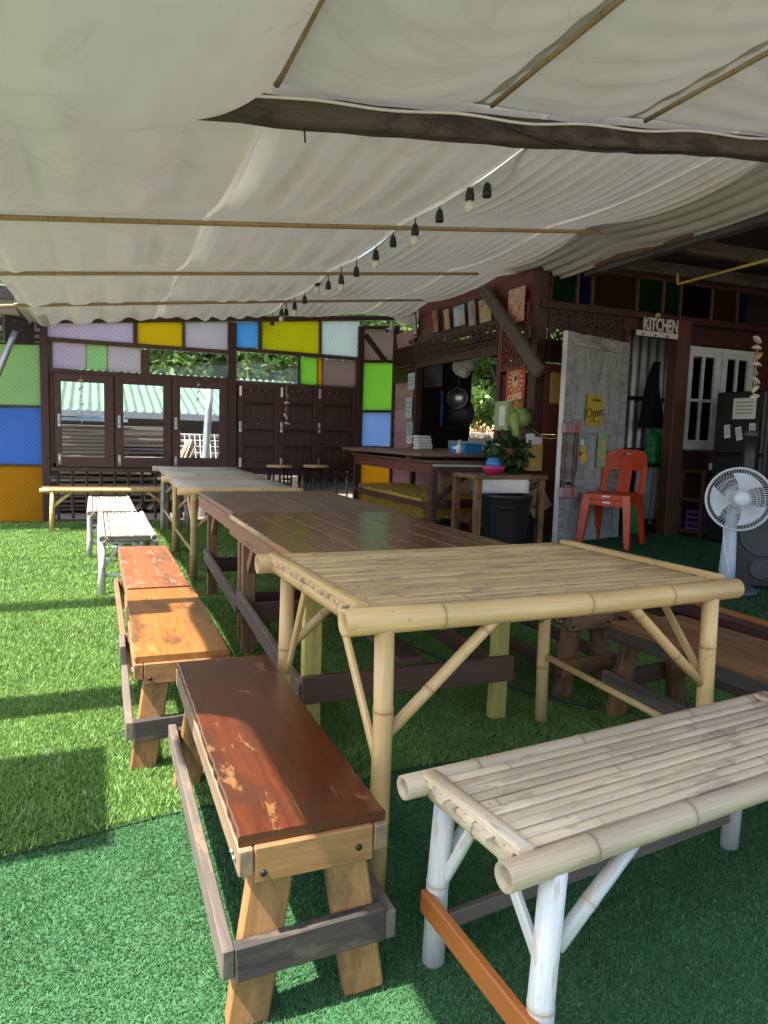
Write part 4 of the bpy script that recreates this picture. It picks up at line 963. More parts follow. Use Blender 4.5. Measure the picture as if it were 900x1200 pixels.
# open weathered door, hinged at the doorway, swung against the wall
hx, hy = 5.05, HY-.055; fe = V((4.03, 5.56, 0)); hv = V((hx, hy, 0)); dv = (fe-hv); DW = dv.length; ang = math.atan2(-dv.y, -dv.x)
Md = T(fe.x, fe.y, PZ) @ RZ(math.atan2((hv-fe).y, (hv-fe).x))     # local x: free edge -> hinge, local -y faces the camera
DH = 1.985; dm = MB()
door = MB().box((.06, 0, DH/2), (.12, .036, DH)).box((DW-.06, 0, DH/2), (.12, .036, DH)).build('door', 'door_white', house, Md)
for z, w in ((DH-.06, .12), (1.12, .13), (.56, .10), (.07, .14)): box('rail', 'door_white', door, (DW/2, 0, z), (DW-.242, .034, w), bev=.004)
for z0, z1 in ((.14, .51), (.61, 1.055), (1.185, DH-.12)):
    n = 4; w = (DW-.24)/n
    for k in range(n): box('panel', 'door_white', door, (.12+w*(k+.5), .004, (z0+z1)/2), (w-.004, .014, z1-z0), bev=.003)
box('stile', 'door_white', door, (DW*.5, -.006, .83), (.07, .02, .44)); box('edge_strip', 'window_white', door, (-.004, -.004, DH/2), (.012, .05, DH), bev=.002)
for z in (1.14, .58): MB().box((.10, -.022, z), (.16, .006, .022)).tube([(.02, -.022, z-.03), (.02, -.022, z+.03)], .008, 6).build('hinge', 'black_metal', door)
# white two leaf window
ww = fx(801); wins = [(5.835, 6.315), (6.325, 6.80)]
for i, (x0, x1) in enumerate(wins):
    y = HY-.045; z0, z1 = 1.15, 2.24; m = MB(); cx, cz = (x0+x1)/2, (z0+z1)/2; W, H = x1-x0, z1-z0
    for s in (-1, 1): m.box((s*(W/2-.04), 0, 0), (.08, .035, H))
    m.box((0, .001, H/2-.05), (W-.16, .033, .10)); m.box((0, .001, -H/2+.05), (W-.16, .033, .10))
    m.box((0, .002, -.02), (W-.16, .025, .03)); m.box((0, .003, 0), (.03, .024, H-.2))
    w = m.build('window', 'window_white', house, T(cx, y, cz))
    for sx in (-1, 1):
        for sz in (-1, 1):
            pw, ph = (W-.19)/2, (H-.23)/2; MB().box((sx*(pw/2+.015), .008, sz*(ph/2+.015)-.02), (pw, .004, ph)).build('pane', 'clear_glass', w)
# corrugated inner wall in the doorway
zi = MB(); m = corrugated(4.85, 6.9, 0, 2.3, lambda x, y: 0, pitch=.13, amp=.022)
o = m.build('inner_sheet', 'galvanised', house, T(0, 6.75, .22) @ RX(PI/2))
for z in (1.72, 1.12): box('inner_rail', 'column_wood', house, (5.75, 6.70, z), (1.8, .05, .045))
box('door_stop', 'stretcher_brown', house, (5.075, HY+.02, 1.25), (.03, .05, 2.0))
# inner room: floor slab, back wall with opening, right wall, ceiling
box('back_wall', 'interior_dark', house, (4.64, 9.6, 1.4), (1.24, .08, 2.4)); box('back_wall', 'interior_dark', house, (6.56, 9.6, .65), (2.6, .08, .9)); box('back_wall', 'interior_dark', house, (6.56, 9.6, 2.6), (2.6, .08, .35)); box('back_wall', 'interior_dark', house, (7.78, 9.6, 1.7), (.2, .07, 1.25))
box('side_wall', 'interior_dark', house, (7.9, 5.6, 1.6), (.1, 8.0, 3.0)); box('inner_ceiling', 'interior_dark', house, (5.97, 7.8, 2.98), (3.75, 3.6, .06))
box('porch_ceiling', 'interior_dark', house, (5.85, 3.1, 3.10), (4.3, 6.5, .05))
for i, y in enumerate((1.2, 2.2, 3.2, 4.1, 5.0, 5.75)): plank('rafter', 'beam_wood', house, (4.25, y, 2.93), (7.85, y, 2.96), .07, .12)
plank('eave_beam', 'beam_wood', house, (4.5, .5, 2.86), (4.5, 5.9, 2.86), .10, .12)
gt = MB().tube([(4.24+.01*math.sin(y*7), y, 2.80+.006*math.sin(y*11)) for y in np.linspace(.3, 6.0, 60)], [.028+.012*rs.random() for _ in range(60)], 7); gt.build('eave_trim', 'rust', house)
# yellow pipe
p1 = onz(795, 333, 2.62); p2 = onz(905, 303, 2.62); d_ = (p2-p1)
tag(MB().tube([p1+V((0, .02, .10)), p1+V((0, .01, .01)), p1, p1+d_*.5, p2], .012, 8).build('yellow_pipe', 'yellow_pipe'), 'thin yellow gas pipe under the dark porch rafters', 'pipe')
# knee brace timber
tag(plank('knee_brace', 'knee_wood', None, onx(568, 340, 3.92), ony(632, 436, 5.5), .12, .07, up=(1, .3, 0), bev=.012), 'heavy grey timber knee brace slanting below the canopy edge', 'timber brace')

# ------------------------------------------------------------------ KITCHEN sign
sg = thing('kitchen_sign', 'white cut-out KITCHEN sign with hook rail above the doorway', 'sign', (5.42, HY-.075, 2.38))
me = text_mesh('KITCHEN', .175, .008, .62, .004); me.materials.append(MATS['sign_white'])
mk('lettering', me, None, sg, T(0, -.01, .025) @ RX(PI/2)); box('hook_rail', 'sign_white', sg, (0, -.006, -.065), (.62, .02, .055))
for k in range(4): MB().tube([(-.24+.16*k, -.018, -.07), (-.24+.16*k, -.035, -.085), (-.24+.16*k, -.035, -.07)], .006, 6).build('hook', 'black_metal', sg)
MB().lathe([(0, 0), (.028, .01), (.03, .03), (.015, .045), (0, .05)], 10).build('yellow_ornament', 'ink_yellow', sg, T(-.06, -.02, .10))
# signs and pictures
def plate(name, label, cat, M, w, h, mat, t=.008, corner=.012):
    r = thing(name, label, cat); r.matrix_basis = M
    pts = []
    for (cx, cy, a0) in ((w/2-corner, h/2-corner, 0), (-w/2+corner, h/2-corner, PI/2), (-w/2+corner, -h/2+corner, PI), (w/2-corner, -h/2+corner, 1.5*PI)):
        for k in range(4): a = a0+PI/2*k/3; pts.append((cx+corner*math.cos(a), cy+corner*math.sin(a)))
    MB().poly(pts, t).build('plate', mat, r); return r
def flat(name, mat, r, pts, z=.006, t=.002): return MB().poly(pts, t).build(name, mat, r, T(0, 0, z))
def disc(name, mat, r, cx, cy, rad, z=.006, n=16, sx=1.0): return flat(name, mat, r, [(cx+sx*rad*math.cos(2*PI*k/n), cy+rad*math.sin(2*PI*k/n)) for k in range(n)], z)
def word(r, body, size, mat, x, y, z=.006, sx=1.0, rot=0, bold=.002):
    me = text_mesh(body, size, .001, sx, bold); me.materials.append(MATS[mat]); return mk('lettering', me, None, r, T(x, y, z) @ RZ(rot))
# Open sign on the door
Mdoor = lambda x, z: Md @ T(x, -.026, z) @ RX(PI/2)
r = plate('open_sign', 'square mustard sign reading Open on the weathered door', 'sign', Mdoor(.50, 1.28), .27, .30, 'sign_yellow'); word(r, 'Open', .13, 'ink_brown', 0, -.02, rot=.12); word(r, "COME IN", .035, 'ink_brown', 0.02, .10); flat('underline', 'ink_brown', r, [(-.09, -.11), (.09, -.10), (.09, -.09), (-.09, -.10)])
r = plate('yellow_bird_plate', 'grey picture plate with a yellow chick on the door', 'picture', Mdoor(.345, .88), .17, .36, 'ink_grey'); disc('figure', 'ink_yellow', r, 0, -.06, .06); disc('figure', 'ink_yellow', r, -.01, .02, .042); disc('spot', 'ink_red', r, -.05, -.02, .022, .008); disc('spot', 'paper', r, -.03, .09, .03, .008)
r = plate('olive_plate', 'olive green picture plate beside the chick plate on the door', 'picture', Mdoor(.66, .90), .15, .34, 'ink_green'); disc('figure', 'ink_yellow', r, 0, -.04, .05, .0055); disc('figure', 'ink_green', r, 0, -.04, .035, .008); disc('figure', 'ink_yellow', r, .01, .07, .035, .0055)
# spindle rack hanging at the door edge
r = thing('spindle_rack', 'small hanging rack with turned spindles and pink end blocks at door edge', 'rack'); r.matrix_basis = Md @ T(.06, -.07, .80)
for sx in (-.07, .09):
    MB().lathe([(.012, -.30), (.020, -.26), (.012, -.2), (.026, -.1), (.014, -.02), (.014, .02), (.026, .1), (.012, .2), (.020, .26), (.012, .30)], 10).build('spindle', 'column_wood', r, T(sx, 0, 0))
for z in (-.30, .30):
    box('end_block', 'siding_pink', r, (.01, 0, z), (.24, .05, .09)); box('stripe', 'orange_rail', r, (.05, -.028, z), (.04, .012, .088))
# chairs
def grid_shell(name, mat, parent, nu, nv, fn, hole, th):
    m = MB(); idx = {}
    for j in range(nv+1):
        for i in range(nu+1): idx[(i, j)] = m.addv([fn(i/nu, j/nv)])
    for j in range(nv):
        for i in range(nu):
            if hole is not None and hole((i+.5)/nu, (j+.5)/nv): continue
            m.face((idx[(i, j)], idx[(i+1, j)], idx[(i+1, j+1)], idx[(i, j+1)]), True)
    o = m.build(name, mat, parent); md = o.modifiers.new('thick', 'SOLIDIFY'); md.thickness = th; md.offset = 0
    bv = o.modifiers.new('round', 'BEVEL'); bv.width = .004; bv.segments = 2; bv.limit_method = 'ANGLE'; return o
def plastic_chair(label, loc, rz, group=None):
    r = thing('plastic_chair', label, 'chair', loc, rz, group); S = .44
    # local: front towards -y
    grid_shell('seat', 'red_plastic', r, 12, 12, lambda u, v: V(((u-.5)*(.43-.05*v), -.21+.40*v, S-.012*math.sin(PI*u)*math.sin(PI*v)-.025*max(0, (.15-v)/.15)**2)), None, .012)
    def bk(u, v):
        w = .40+.02*math.sin(PI*v)-.07*max(0, (v-.75)/.25)**2; return V(((u-.5)*w, .20+.13*v+.045*(1-(2*u-1)**2), S-.03+.45*v-.02*max(0, v-.9)*10*(2*u-1)**4))
    def hole(u, v):
        if .06 < v < .66 and (.13 < u < .37 or .63 < u < .87): return True
        return .86 < v < .91 and .40 < u < .60
    grid_shell('backrest', 'red_plastic', r, 25, 24, bk, hole, .012)
    for sx in (-1, 1):
        for fy, by, tw in ((-.19, -.235, .07), (.18, .25, .06)):
            m = MB(); top = V((sx*.19, fy, S-.005)); bot = V((sx*.225, by, 0))
            secs = []
            for k in range(6):
                t = k/5; p = top+(bot-top)*t; w = tw*(1-.35*t); d = .05*(1-.3*t); q = V((-sx, 0, 0))
                secs.append(m.addv([p+V((-w/2, -d/2, 0)), p+V((w/2, -d/2, 0)), p+V((w/2, d/2, 0)), p+V((-w/2, d/2, 0))]))
            for k in range(5):
                for j in range(4): m.face((secs[k]+j, secs[k+1]+j, secs[k+1]+(j+1) % 4, secs[k]+(j+1) % 4))
            m.face([secs[0]+j for j in range(4)]); m.face([secs[-1]+j for j in reversed(range(4))])
            m.build('leg', 'red_plastic', r)
    # apron under the seat front
    MB().box((0, -.205, S-.03), (.36, .012, .05)).box((-.19, 0, S-.03), (.012, .36, .045)).box((.19, 0, S-.03), (.012, .36, .045)).build('seat_apron', 'red_plastic', r)
    MB().box((.0, -.213, S-.022), (.07, .004, .018)).build('sticker', 'paper', r)
    return r
cc = (onz(683, 637, PZ)+onz(737, 645, PZ))/2; d = onz(737, 645, PZ)-onz(683, 637, PZ); ca = math.radians(-58); cc = V((4.42, 5.33, PZ))
cpos = cc+V((-math.sin(ca), math.cos(ca), 0))*.22
plastic_chair('red plastic chair at the bottom of a stacked pair by the door', (cpos.x, cpos.y, PZ), ca)
c2 = plastic_chair('red plastic chair stacked on top of another by the door', (cpos.x, cpos.y+.012, PZ+.055), ca)
# things in the doorway
m = MB(); pts = []
ap = grid_shell('apron', 'apron_cloth', None, 8, 20, lambda u, v: V((5.95+(u-.7)*.34*(.30+.9*v)-.03*math.sin(v*5), 6.42+.03*math.sin(u*9), 2.12-.75*v)), None, .01)
tag(ap, 'black apron hanging inside the kitchen doorway', 'apron')
r = thing('water_bottle', 'ribbed green plastic water bottle on the doorway shelf', 'bottle', (5.93, 6.40, .965))
MB().lathe([(.09, 0)]+[(.10+.008*math.sin(k*1.6), .02+.025*k) for k in range(12)]+[(.07, .35), (.035, .37)], 16).build('body', 'green_plastic', r); MB().lathe([(.03, .37), (.03, .41), (.028, .415)], 12).build('cap', 'green_plastic', r)
sh = thing('doorway_shelf', 'narrow brown shelf board inside the kitchen doorway', 'shelf', (5.7, 6.45, .935)); box('board', 'column_wood', sh, (0, 0, .01), (.9, .3, .03))
for sx in (-.4, .4): box('leg', 'column_wood', sh, (sx, 0, -.37), (.04, .04, .73))
o = grid_shell('sheer_curtain', 'curtain_sheer', None, 30, 12, lambda u, v: V((5.60+.50*u, 6.27+.018*math.sin(u*40+2*v), .93-.58*v)), None, .003); tag(o, 'sheer white curtain hanging under the doorway shelf', 'curtain')
r = thing('green_bucket', 'green plastic bucket standing behind the red chairs', 'bucket', (5.42, 6.12, PZ)); MB().lathe([(.10, 0), (.13, .30), (.14, .31), (.135, .30), (.11, .02), (0, .02)], 18).build('body', 'green_plastic', r)
MB().tube([(-.13, 0, .28), (-.12, -.03, .40), (0, -.05, .45), (.12, -.03, .40), (.13, 0, .28)], .005, 6).build('handle', 'black_metal', r)
# shelf unit under the window
su = thing('shelf_unit', 'open brown wooden shelf unit below the white window', 'shelf unit', (6.35, 5.72, PZ))
for z in (.70, .40, .06): box('shelf', 'column_wood', su, (0, 0, z), (1.02, .36, .035))
for sx in (-.5, 0, .5):
    for sy in (-.15, .15): box('upright', 'column_wood', su, (sx*.98, sy, .36), (.04, .04, .72))
r = thing('white_carton', 'small white carton on the shelf unit below the window', 'carton', (6.18, 5.65, PZ+.72)); box('carton', 'paper', r, (0, 0, .035), (.24, .12, .07)); word(r, '', .01, 'ink_grey', 0, 0) if False else None
r = thing('plastic_crate', 'dark purple plastic crate on the low shelf behind the fan', 'crate', (6.05, 5.68, PZ+.08))
m = MB()
for k in range(6):
    m.box((-.15+.06*k, -.12, .1), (.012, .012, .2)); m.box((-.15+.06*k, .12, .1), (.012, .012, .2))
for z in (.01, .07, .13, .19): m.box((0, -.12, z), (.32, .014, .02)); m.box((0, .12, z), (.32, .014, .02)); m.box((-.155, 0, z), (.014, .25, .02)); m.box((.155, 0, z), (.014, .25, .02))
m.build('crate_body', 'purple_plastic', r)
o = MB().lathe([(0, 0), (.12, .01), (.14, .05), (.09, .10), (.03, .12), (0, .125)], 12).build('plastic_bag', 'white_plastic', None, T(6.36, 5.62, PZ+.08) @ Matrix.Diagonal((1.2, .8, .9, 1))); tag(o, 'crumpled white plastic bag beside the purple crate', 'bag')
# fridge
fr = thing('fridge', 'black fridge with taped notes in front of the white window', 'fridge', (6.10, 5.15, PZ), -PI/2)
box('cabinet', 'fridge_black', fr, (0, .02, .755), (.58, .54, 1.51), bev=.012); box('door', 'fridge_black', fr, (0, -.275, .45), (.57, .05, .86), bev=.012); box('door', 'fridge_black', fr, (0, -.275, 1.205), (.57, .05, .60), bev=.012)
box('handle', 'black_metal', fr, (.24, -.32, 1.1), (.02, .03, .3)); box('handle', 'black_metal', fr, (.24, -.32, .7), (.02, .03, .3))
def note(x, z, w, h, rot, lab):
    r = plate('paper_note', lab, 'note', face_left(5.797, 5.15-x, PZ+z) @ RZ(rot), w, h, 'paper', .003, .004)
    for k in range(4): flat('print', 'ink_grey', r, [(-w*.38, h*(.32-.17*k)), (w*.38, h*(.32-.17*k)), (w*.38, h*(.26-.17*k)), (-w*.38, h*(.26-.17*k))], .0025, .001)
note(.06, 1.34, .26, .20, 0, 'large white notice taped on the black fridge door'); note(-.12, 1.12, .07, .13, .12, 'small crumpled white label on the fridge, outermost of three'); note(.02, 1.10, .07, .13, .25, 'small tilted white label on the fridge, middle of three'); note(.17, 1.13, .07, .14, .05, 'small white label on the fridge below the notice edge')
# shell mobile by the fridge
shell_mobile('big shell mobile hanging beside the black fridge', 889, 393, 470, 4.6, 8, 1.5)
# fan
fp = onz(864, 690, PZ); fan = thing('pedestal_fan', 'pale blue pedestal fan with white wire grille on the platform', 'fan', (fp.x-.11, fp.y, PZ), math.radians(-24))
FZ = .63; FR = .205; Mf = T(0, -.09, FZ) @ RZ(math.radians(-12)) @ RX(math.radians(84))     # grille axis local z -> front
MB().lathe([(.20, 0), (.205, .012), (.17, .03), (.08, .05), (.05, .06), (0, .06)], 28).build('base', 'dark_grey_plastic', fan)
MB().lathe([(.055, .05), (.05, .2), (.042, .38), (.034, .5), (.03, .56), (0, .56)], 18).build('column', 'fan_blue', fan)
MB().tube([(0, .06, FZ+.01), (0, .0, FZ+.002), (0, -.07, FZ)], [.05, .062, .05], 16).build('motor_housing', 'fan_blue', fan)
def cage(z0, bul, n):
    m = MB()
    for k in range(n):
        a = 2*PI*k/n; pts = []
        for t in (0.22, .45, .7, .9, 1.0): rr_ = FR*t; pts.append((rr_*math.cos(a+.25*(1-t)), rr_*math.sin(a+.25*(1-t)), z0+bul*math.sqrt(max(0, 1-t*t))))
        m.tube(pts, .0013, 4, cap=False)
    for t in (.45, .7): m.tube([(FR*t*math.cos(2*PI*k/40), FR*t*math.sin(2*PI*k/40), z0+bul*math.sqrt(1-t*t)) for k in range(41)], .002, 5, cap=False)
    return m
cage(.02, .055, 72).build('front_grille', 'fan_grille', fan, Mf); cage(-.02, -.06, 60).build('rear_grille', 'fan_grille', fan, Mf)
MB().tube([(FR*math.cos(2*PI*k/48), FR*math.sin(2*PI*k/48), 0) for k in range(49)], .008, 8, cap=False).build('rim', 'fan_grille', fan, Mf)
MB().lathe([(.05, .06), (.05, .075), (.03, .084), (0, .086)], 24).build('hub_cap', 'fan_blade', fan, Mf)
for k in range(3):
    m = MB(); rows = []
    for i in range(7):
        t = i/6; r_ = .04+.135*t; a0 = -.30-.42*t; a1 = .30+.30*t
        rows.append(m.addv([(r_*math.cos(a0+(a1-a0)*j/6), r_*math.sin(a0+(a1-a0)*j/6), -.02+.04*(j/6-.5)) for j in range(7)]))
    for i in range(6):
        for j in range(6): m.face((rows[i]+j, rows[i]+j+1, rows[i+1]+j+1, rows[i+1]+j), True)
    m.build('blade', 'fan_blade', fan, Mf @ RZ(1.25+k*2*PI/3))
MB().tube([(-.07, -.05, FZ-.2), (-.055, -.05, .30), (-.02, -.07, .15), (-.06, -.08, .06)], .004, 6).build('cord', 'white_plastic', fan)
# speaker
sp = thing('floor_speaker', 'tall black floor speaker with round woofers beside the fan', 'speaker', (4.36, 3.64, PZ), math.radians(-35))
box('cabinet', 'black_plastic', sp, (0, .0, .36), (.34, .34, .72), bev=.02)
for z, q in ((.14, .06), (.38, .14)):
    MB().lathe([(q, .012), (q, 0), (q*.85, .006), (q*.5, -.0), (q*.3, .01), (0, .014)], 24).build('woofer', 'speaker_cone', sp, T(0, -.172, z) @ RX(PI/2))
    MB().lathe([(q+.012, 0), (q+.012, .014), (q, .016), (q, 0)], 24, caps=False).build('woofer_ring', 'dark_grey_plastic', sp, T(0, -.172, z) @ RX(PI/2))
ts = thing('mixer_stand', 'black tubular stand with grey box beside the fridge', 'stand', (5.0, 4.3, PZ))
pole('tube', 'black_plastic', ts, (0, 0, 0), (0, 0, 1.06), .05, n=14); lathe_obj('cap', 'dark_grey_plastic', ts, [(.055, 0), (.055, .03), (.03, .05), (0, .05)], (0, 0, 1.06))

# ------------------------------------------------------------------ counter group
ct = thing('counter_table', 'old maroon counter table with laced edge before the serving hatch', 'table', (3.0, 6.14, PZ))
CH = .973-PZ
for k in range(5): plank('top_board', 'stretcher_brown', ct, (.09+.17*k, 0, CH-.015), (.09+.17*k, 2.3, CH-.015), .168, .028)
box('apron', 'maroon_bright', ct, (.03, 1.15, CH-.085), (.025, 2.26, .10)); box('apron', 'maroon_wood', ct, (.45, .03, CH-.075), (.80, .025, .08))
m = MB()
for k in range(28): m.ringflat(.02+.03*k, 0, .013, .006, .005, 6, M=T(0, -.004, CH-.045) @ RX(PI/2))
m.build('lace_edge', 'sign_white', ct)
for (x, y) in ((.04, .04), (.04, 2.24), (.82, .04), (.82, 2.24)): box('leg', 'maroon_wood', ct, (x, y, CH/2-.03), (.06, .06, CH-.04))
box('rail', 'maroon_wood', ct, (.45, .04, .33), (.72, .03, .09)); box('rail', 'maroon_wood', ct, (.04, 1.15, .30), (.03, 2.12, .05))
plank('brace', 'maroon_wood', ct, (.08, .05, .36), (.45, .05, CH-.1), .05, .03, up=(0, 1, 0))
cs = thing('counter_slab', 'dark worn plank counter laid over the maroon table', 'counter', (2.92, 6.30, .977))
for k in range(4): plank('plank', 'table_top_worn', cs, (.13+.26*k, rs.uniform(-.04, .04), .045), (.13+.26*k, 2.35+rs.uniform(-.05, .1), .045), .255, .035, bev=.006)
for y in (.3, 2.0): box('bearer', 'stretcher_brown', cs, (.5, y, .014), (.95, .07, .026))
# blue tub etc. on it
r = thing('blue_tub', 'low blue plastic tub on the dark counter', 'tub', (3.62, 6.62, 1.042)); MB().box((0, 0, .045), (.20, .32, .09)).build('body', 'blue_plastic', r); box('lid', 'blue_plastic', r, (0, 0, .096), (.215, .335, .014)); box('label_strip', 'white_plastic', r, (-.103, 0, .05), (.004, .2, .03))
r = thing('soap_pump', 'white soap pump bottle standing before the blue tub', 'bottle', (3.42, 6.40, 1.042)); MB().lathe([(.03, 0), (.032, .06), (.028, .08), (.012, .085), (.012, .11)], 14).build('bottle', 'white_plastic', r); MB().tube([(0, 0, .105), (0, 0, .13), (-.01, -.04, .13)], .007, 8).build('nozzle', 'white_plastic', r)
r = thing('napkin_pile', 'pile of white folded cloths on the counter by the hatch', 'cloth', (3.72, 7.9, 1.042))
for k in range(5): box('cloth', 'paper', r, (.01*(k % 2), .01*k, .018+.034*k), (.20, .17-.01*k, .032), bev=.012)
for i, (yy, ww_, hh) in enumerate(((7.55, .5, .10), (7.0, .6, .14))):
    r = thing('steel_tray', ['low grey tray standing inside the serving hatch', 'long grey tray board standing behind the blue tub'][i], 'tray', (4.03, yy, 1.062)); box('panel', 'galvanised', r, (0, 0, hh/2), (.03, ww_, hh)); box('foot', 'galvanised', r, (.06, 0, .012), (.10, ww_, .02))
# sink table
sk = thing('sink_table', 'small brown wooden stand holding a steel sink basin', 'sink stand', (3.2, 5.62, PZ)); SH = .63
box('top_board', 'dark_bench_wood', sk, (.37, .04, SH), (.78, .10, .04)); box('top_board', 'dark_bench_wood', sk, (.37, .43, SH), (.78, .10, .04)); box('top_board', 'dark_bench_wood', sk, (.04, .235, SH), (.10, .286, .038)); box('top_board', 'dark_bench_wood', sk, (.71, .235, SH), (.10, .286, .038))
for (x, y) in ((.03, .03), (.03, .44), (.71, .03), (.71, .44)): box('leg', 'dark_bench_wood', sk, (x, y, SH/2-.012), (.06, .06, SH-.02))
r = thing('sink_basin', 'shallow stainless steel basin set in the brown stand', 'sink', (3.575, 5.855, PZ+SH-.16)); m = MB()
m.box((0, 0, .01), (.50, .26, .012)); m.box((0, -.13, .085), (.51, .01, .16)); m.box((0, .13, .085), (.51, .01, .16)); m.box((-.255, 0, .085), (.01, .25, .16)); m.box((.255, 0, .085), (.01, .25, .16)); m.build('basin', 'steel', r)
MB().tube([(.0, .11, .16), (0, .11, .42), (-.01, .08, .46), (-.02, .0, .45)], .011, 8).build('tap', 'steel', r)
r = thing('dish_bowl', 'dark pink plastic bowl with blue sponge cloth beside the sink', 'bowl', (3.40, 5.68, PZ+SH+.02)); MB().lathe([(.06, 0), (.10, .05), (.11, .08), (.10, .08), (.06, .02), (0, .02)], 18).build('bowl', 'pink_plastic', r); MB().lathe([(0, .06), (.06, .065), (.075, .10), (.05, .15), (0, .16)], 9).build('cloth', 'blue_plastic', r)
# bin
bp = onz(588, 637, PZ); bn = thing('black_bin', 'large black plastic bin with handles under the sink', 'bin', (bp.x, bp.y-.05, PZ)); 
MB().lathe([(.185, 0), (.19, .02), (.225, .40), (.232, .41), (.232, .44), (.245, .45), (.245, .475), (.235, .475), (.222, .44), (.19, .06), (0, .05)], 32).build('body', 'black_plastic', bn)
for a in (-2.1, 1.05, -.6):
    c, s = math.cos(a), math.sin(a); t_ = V((-s, c, 0)); p = V((c*.232, s*.232, .37)); MB().tube([p-t_*.06, p-t_*.06+V((c*.03, s*.03, 0)), p+t_*.06+V((c*.03, s*.03, 0)), p+t_*.06], .011, 8).build('handle', 'black_plastic', bn)
# yellow shaggy rug on a low crate bench
rg = thing('rug_bench', 'low dark bench frame under the shaggy yellow rug', 'bench', (3.48, 7.6, PZ+.14)); box('seat', 'stretcher_brown', rg, (0, 0, .17), (.66, 1.9, .04)); 
for x in (-.3, .3):
    for y in (-.9, .9): box('leg', 'stretcher_brown', rg, (x, y, .005), (.06, .06, .29))
P = []; F = []
rn = np.random.default_rng(3)
for k in range(9000):
    x = rn.uniform(-.34, .34); y = rn.uniform(-.98, .98); z = .195; L = rn.uniform(.06, .14); a = rn.uniform(0, 2*PI)
    if rn.random() < .45: x = -.345; z = rn.uniform(.05, .2); dv_ = np.array([-.25+rn.uniform(-.3, .1), rn.uniform(-.3, .3), -.9])
    elif rn.random() < .2: y = -.985; z = rn.uniform(.05, .2); dv_ = np.array([rn.uniform(-.3, .3), -.2, -.9])
    else: dv_ = np.array([math.cos(a)*.8-.3, math.sin(a)*.8, rn.uniform(.1, .6)])
    p = np.array([x, y, z]); w = np.cross(dv_, rn.normal(0, 1, 3)); w = w/np.linalg.norm(w)*.004; i = len(P); P += [tuple(p-w), tuple(p+w), tuple(p+dv_*L)]; F.append((i, i+1, i+2))
rug = thing('shaggy_rug', 'shaggy mustard yellow rug draped over the low bench', 'rug', (3.48, 7.6, PZ+.14))
MB().box((0, 0, .2), (.70, 1.98, .02)).box((-.352, 0, .10), (.02, 1.98, .2)).box((0, -.985, .10), (.69, .015, .2)).build('backing', 'rug_yellow', rug)
me = bpy.data.meshes.new('pile'); me.from_pydata(P, [], F); pl = mk('pile', me, 'rug_yellow', rug); pl['kind'] = 'stuff'
# signs on the left wall
def lw(px, py, x=HX-.05): return onx(px, py, x)
c = lw(604, 454, HX-.04); r = plate('coffee_sign', 'orange red tin sign reading COFFEE on the house corner', 'sign', face_left(c.x, c.y, c.z), .34, .42, 'sign_orange_red', .006, .02)
for k in range(14):
    a = 2*PI*k/14; flat('sun_ray', 'ink_cream', r, [(.05*math.cos(a), .06+.05*math.sin(a)), (.135*math.cos(a-.08), .06+.125*math.sin(a-.08)), (.135*math.cos(a+.08), .06+.125*math.sin(a+.08))], .0045, .002)
disc('cup', 'ink_cream', r, 0, .07, .07, .0065, 18, .8); disc('coffee', 'ink_brown', r, .01, .09, .03, .0085); flat('band', 'ink_red', r, [(-.16, -.16), (.16, -.12), (.16, -.04), (-.16, -.08)], .0065); word(r, 'COFFEE', .085, 'ink_cream', 0, -.10, .0085, .9, .12, .004)
c = ony(628, 583, HY-.03); r = plate('beer_sign', 'tilted tin sign reading BEER with yellow rays behind the bin', 'sign', face_front(c.x, c.y, c.z) @ RZ(.55), .24, .34, 'ink_cream', .006, .01)
for k in range(12):
    a = 2*PI*k/12; flat('sun_ray', 'ink_yellow', r, [(.02*math.cos(a), -.03+.02*math.sin(a)), (.11*math.cos(a-.1), -.03+.12*math.sin(a-.1)), (.11*math.cos(a+.1), -.03+.12*math.sin(a+.1))], .0045, .002)
word(r, 'BEER', .085, 'ink_brown', 0, .115, .006, .9, 0, .004); disc('mug', 'ink_yellow', r, 0, -.03, .045, .0065); disc('mug', 'ink_cream', r, 0, .0, .035, .0085)
# framed photographs along the top of the wall
ph = [(486, 380, .13, .30, 'print_pale', 'tall pale poster at the far end of the picture row'), (510.5, 376, .17, .30, 'print_red', 'red and black poster second along the picture row'), (524, 374, .17, .27, 'print_sepia', 'brown framed portrait print in the picture row'), (538.5, 370, .30, .26, 'print_blue', 'wide framed blue and red landscape print in the picture row'), (553.5, 367, .19, .30, 'print_city', 'grey street photograph print in the picture row'), (569, 364, .28, .27, 'print_sepia', 'sepia framed pagoda print nearest the knee brace')]
for px, py, w, h, mt, lab in ph:
    c = lw(px, py, HX-.07); r = plate('framed_picture', lab, 'picture', face_left(c.x, c.y, c.z) @ RX(.12), w, h, 'ink_dark', .012, .004)
    flat('print', mt, r, [(-w/2+.018, -h/2+.018), (w/2-.018, -h/2+.018), (w/2-.018, h/2-.018), (-w/2+.018, h/2-.018)], .0075)
c = lw(605, 358, HX-.07); r = plate('red_poster', 'bright red poster with white shapes above the near fretwork', 'poster', face_left(c.x, c.y, c.z), .30, .34, 'print_poster', .006, .004)
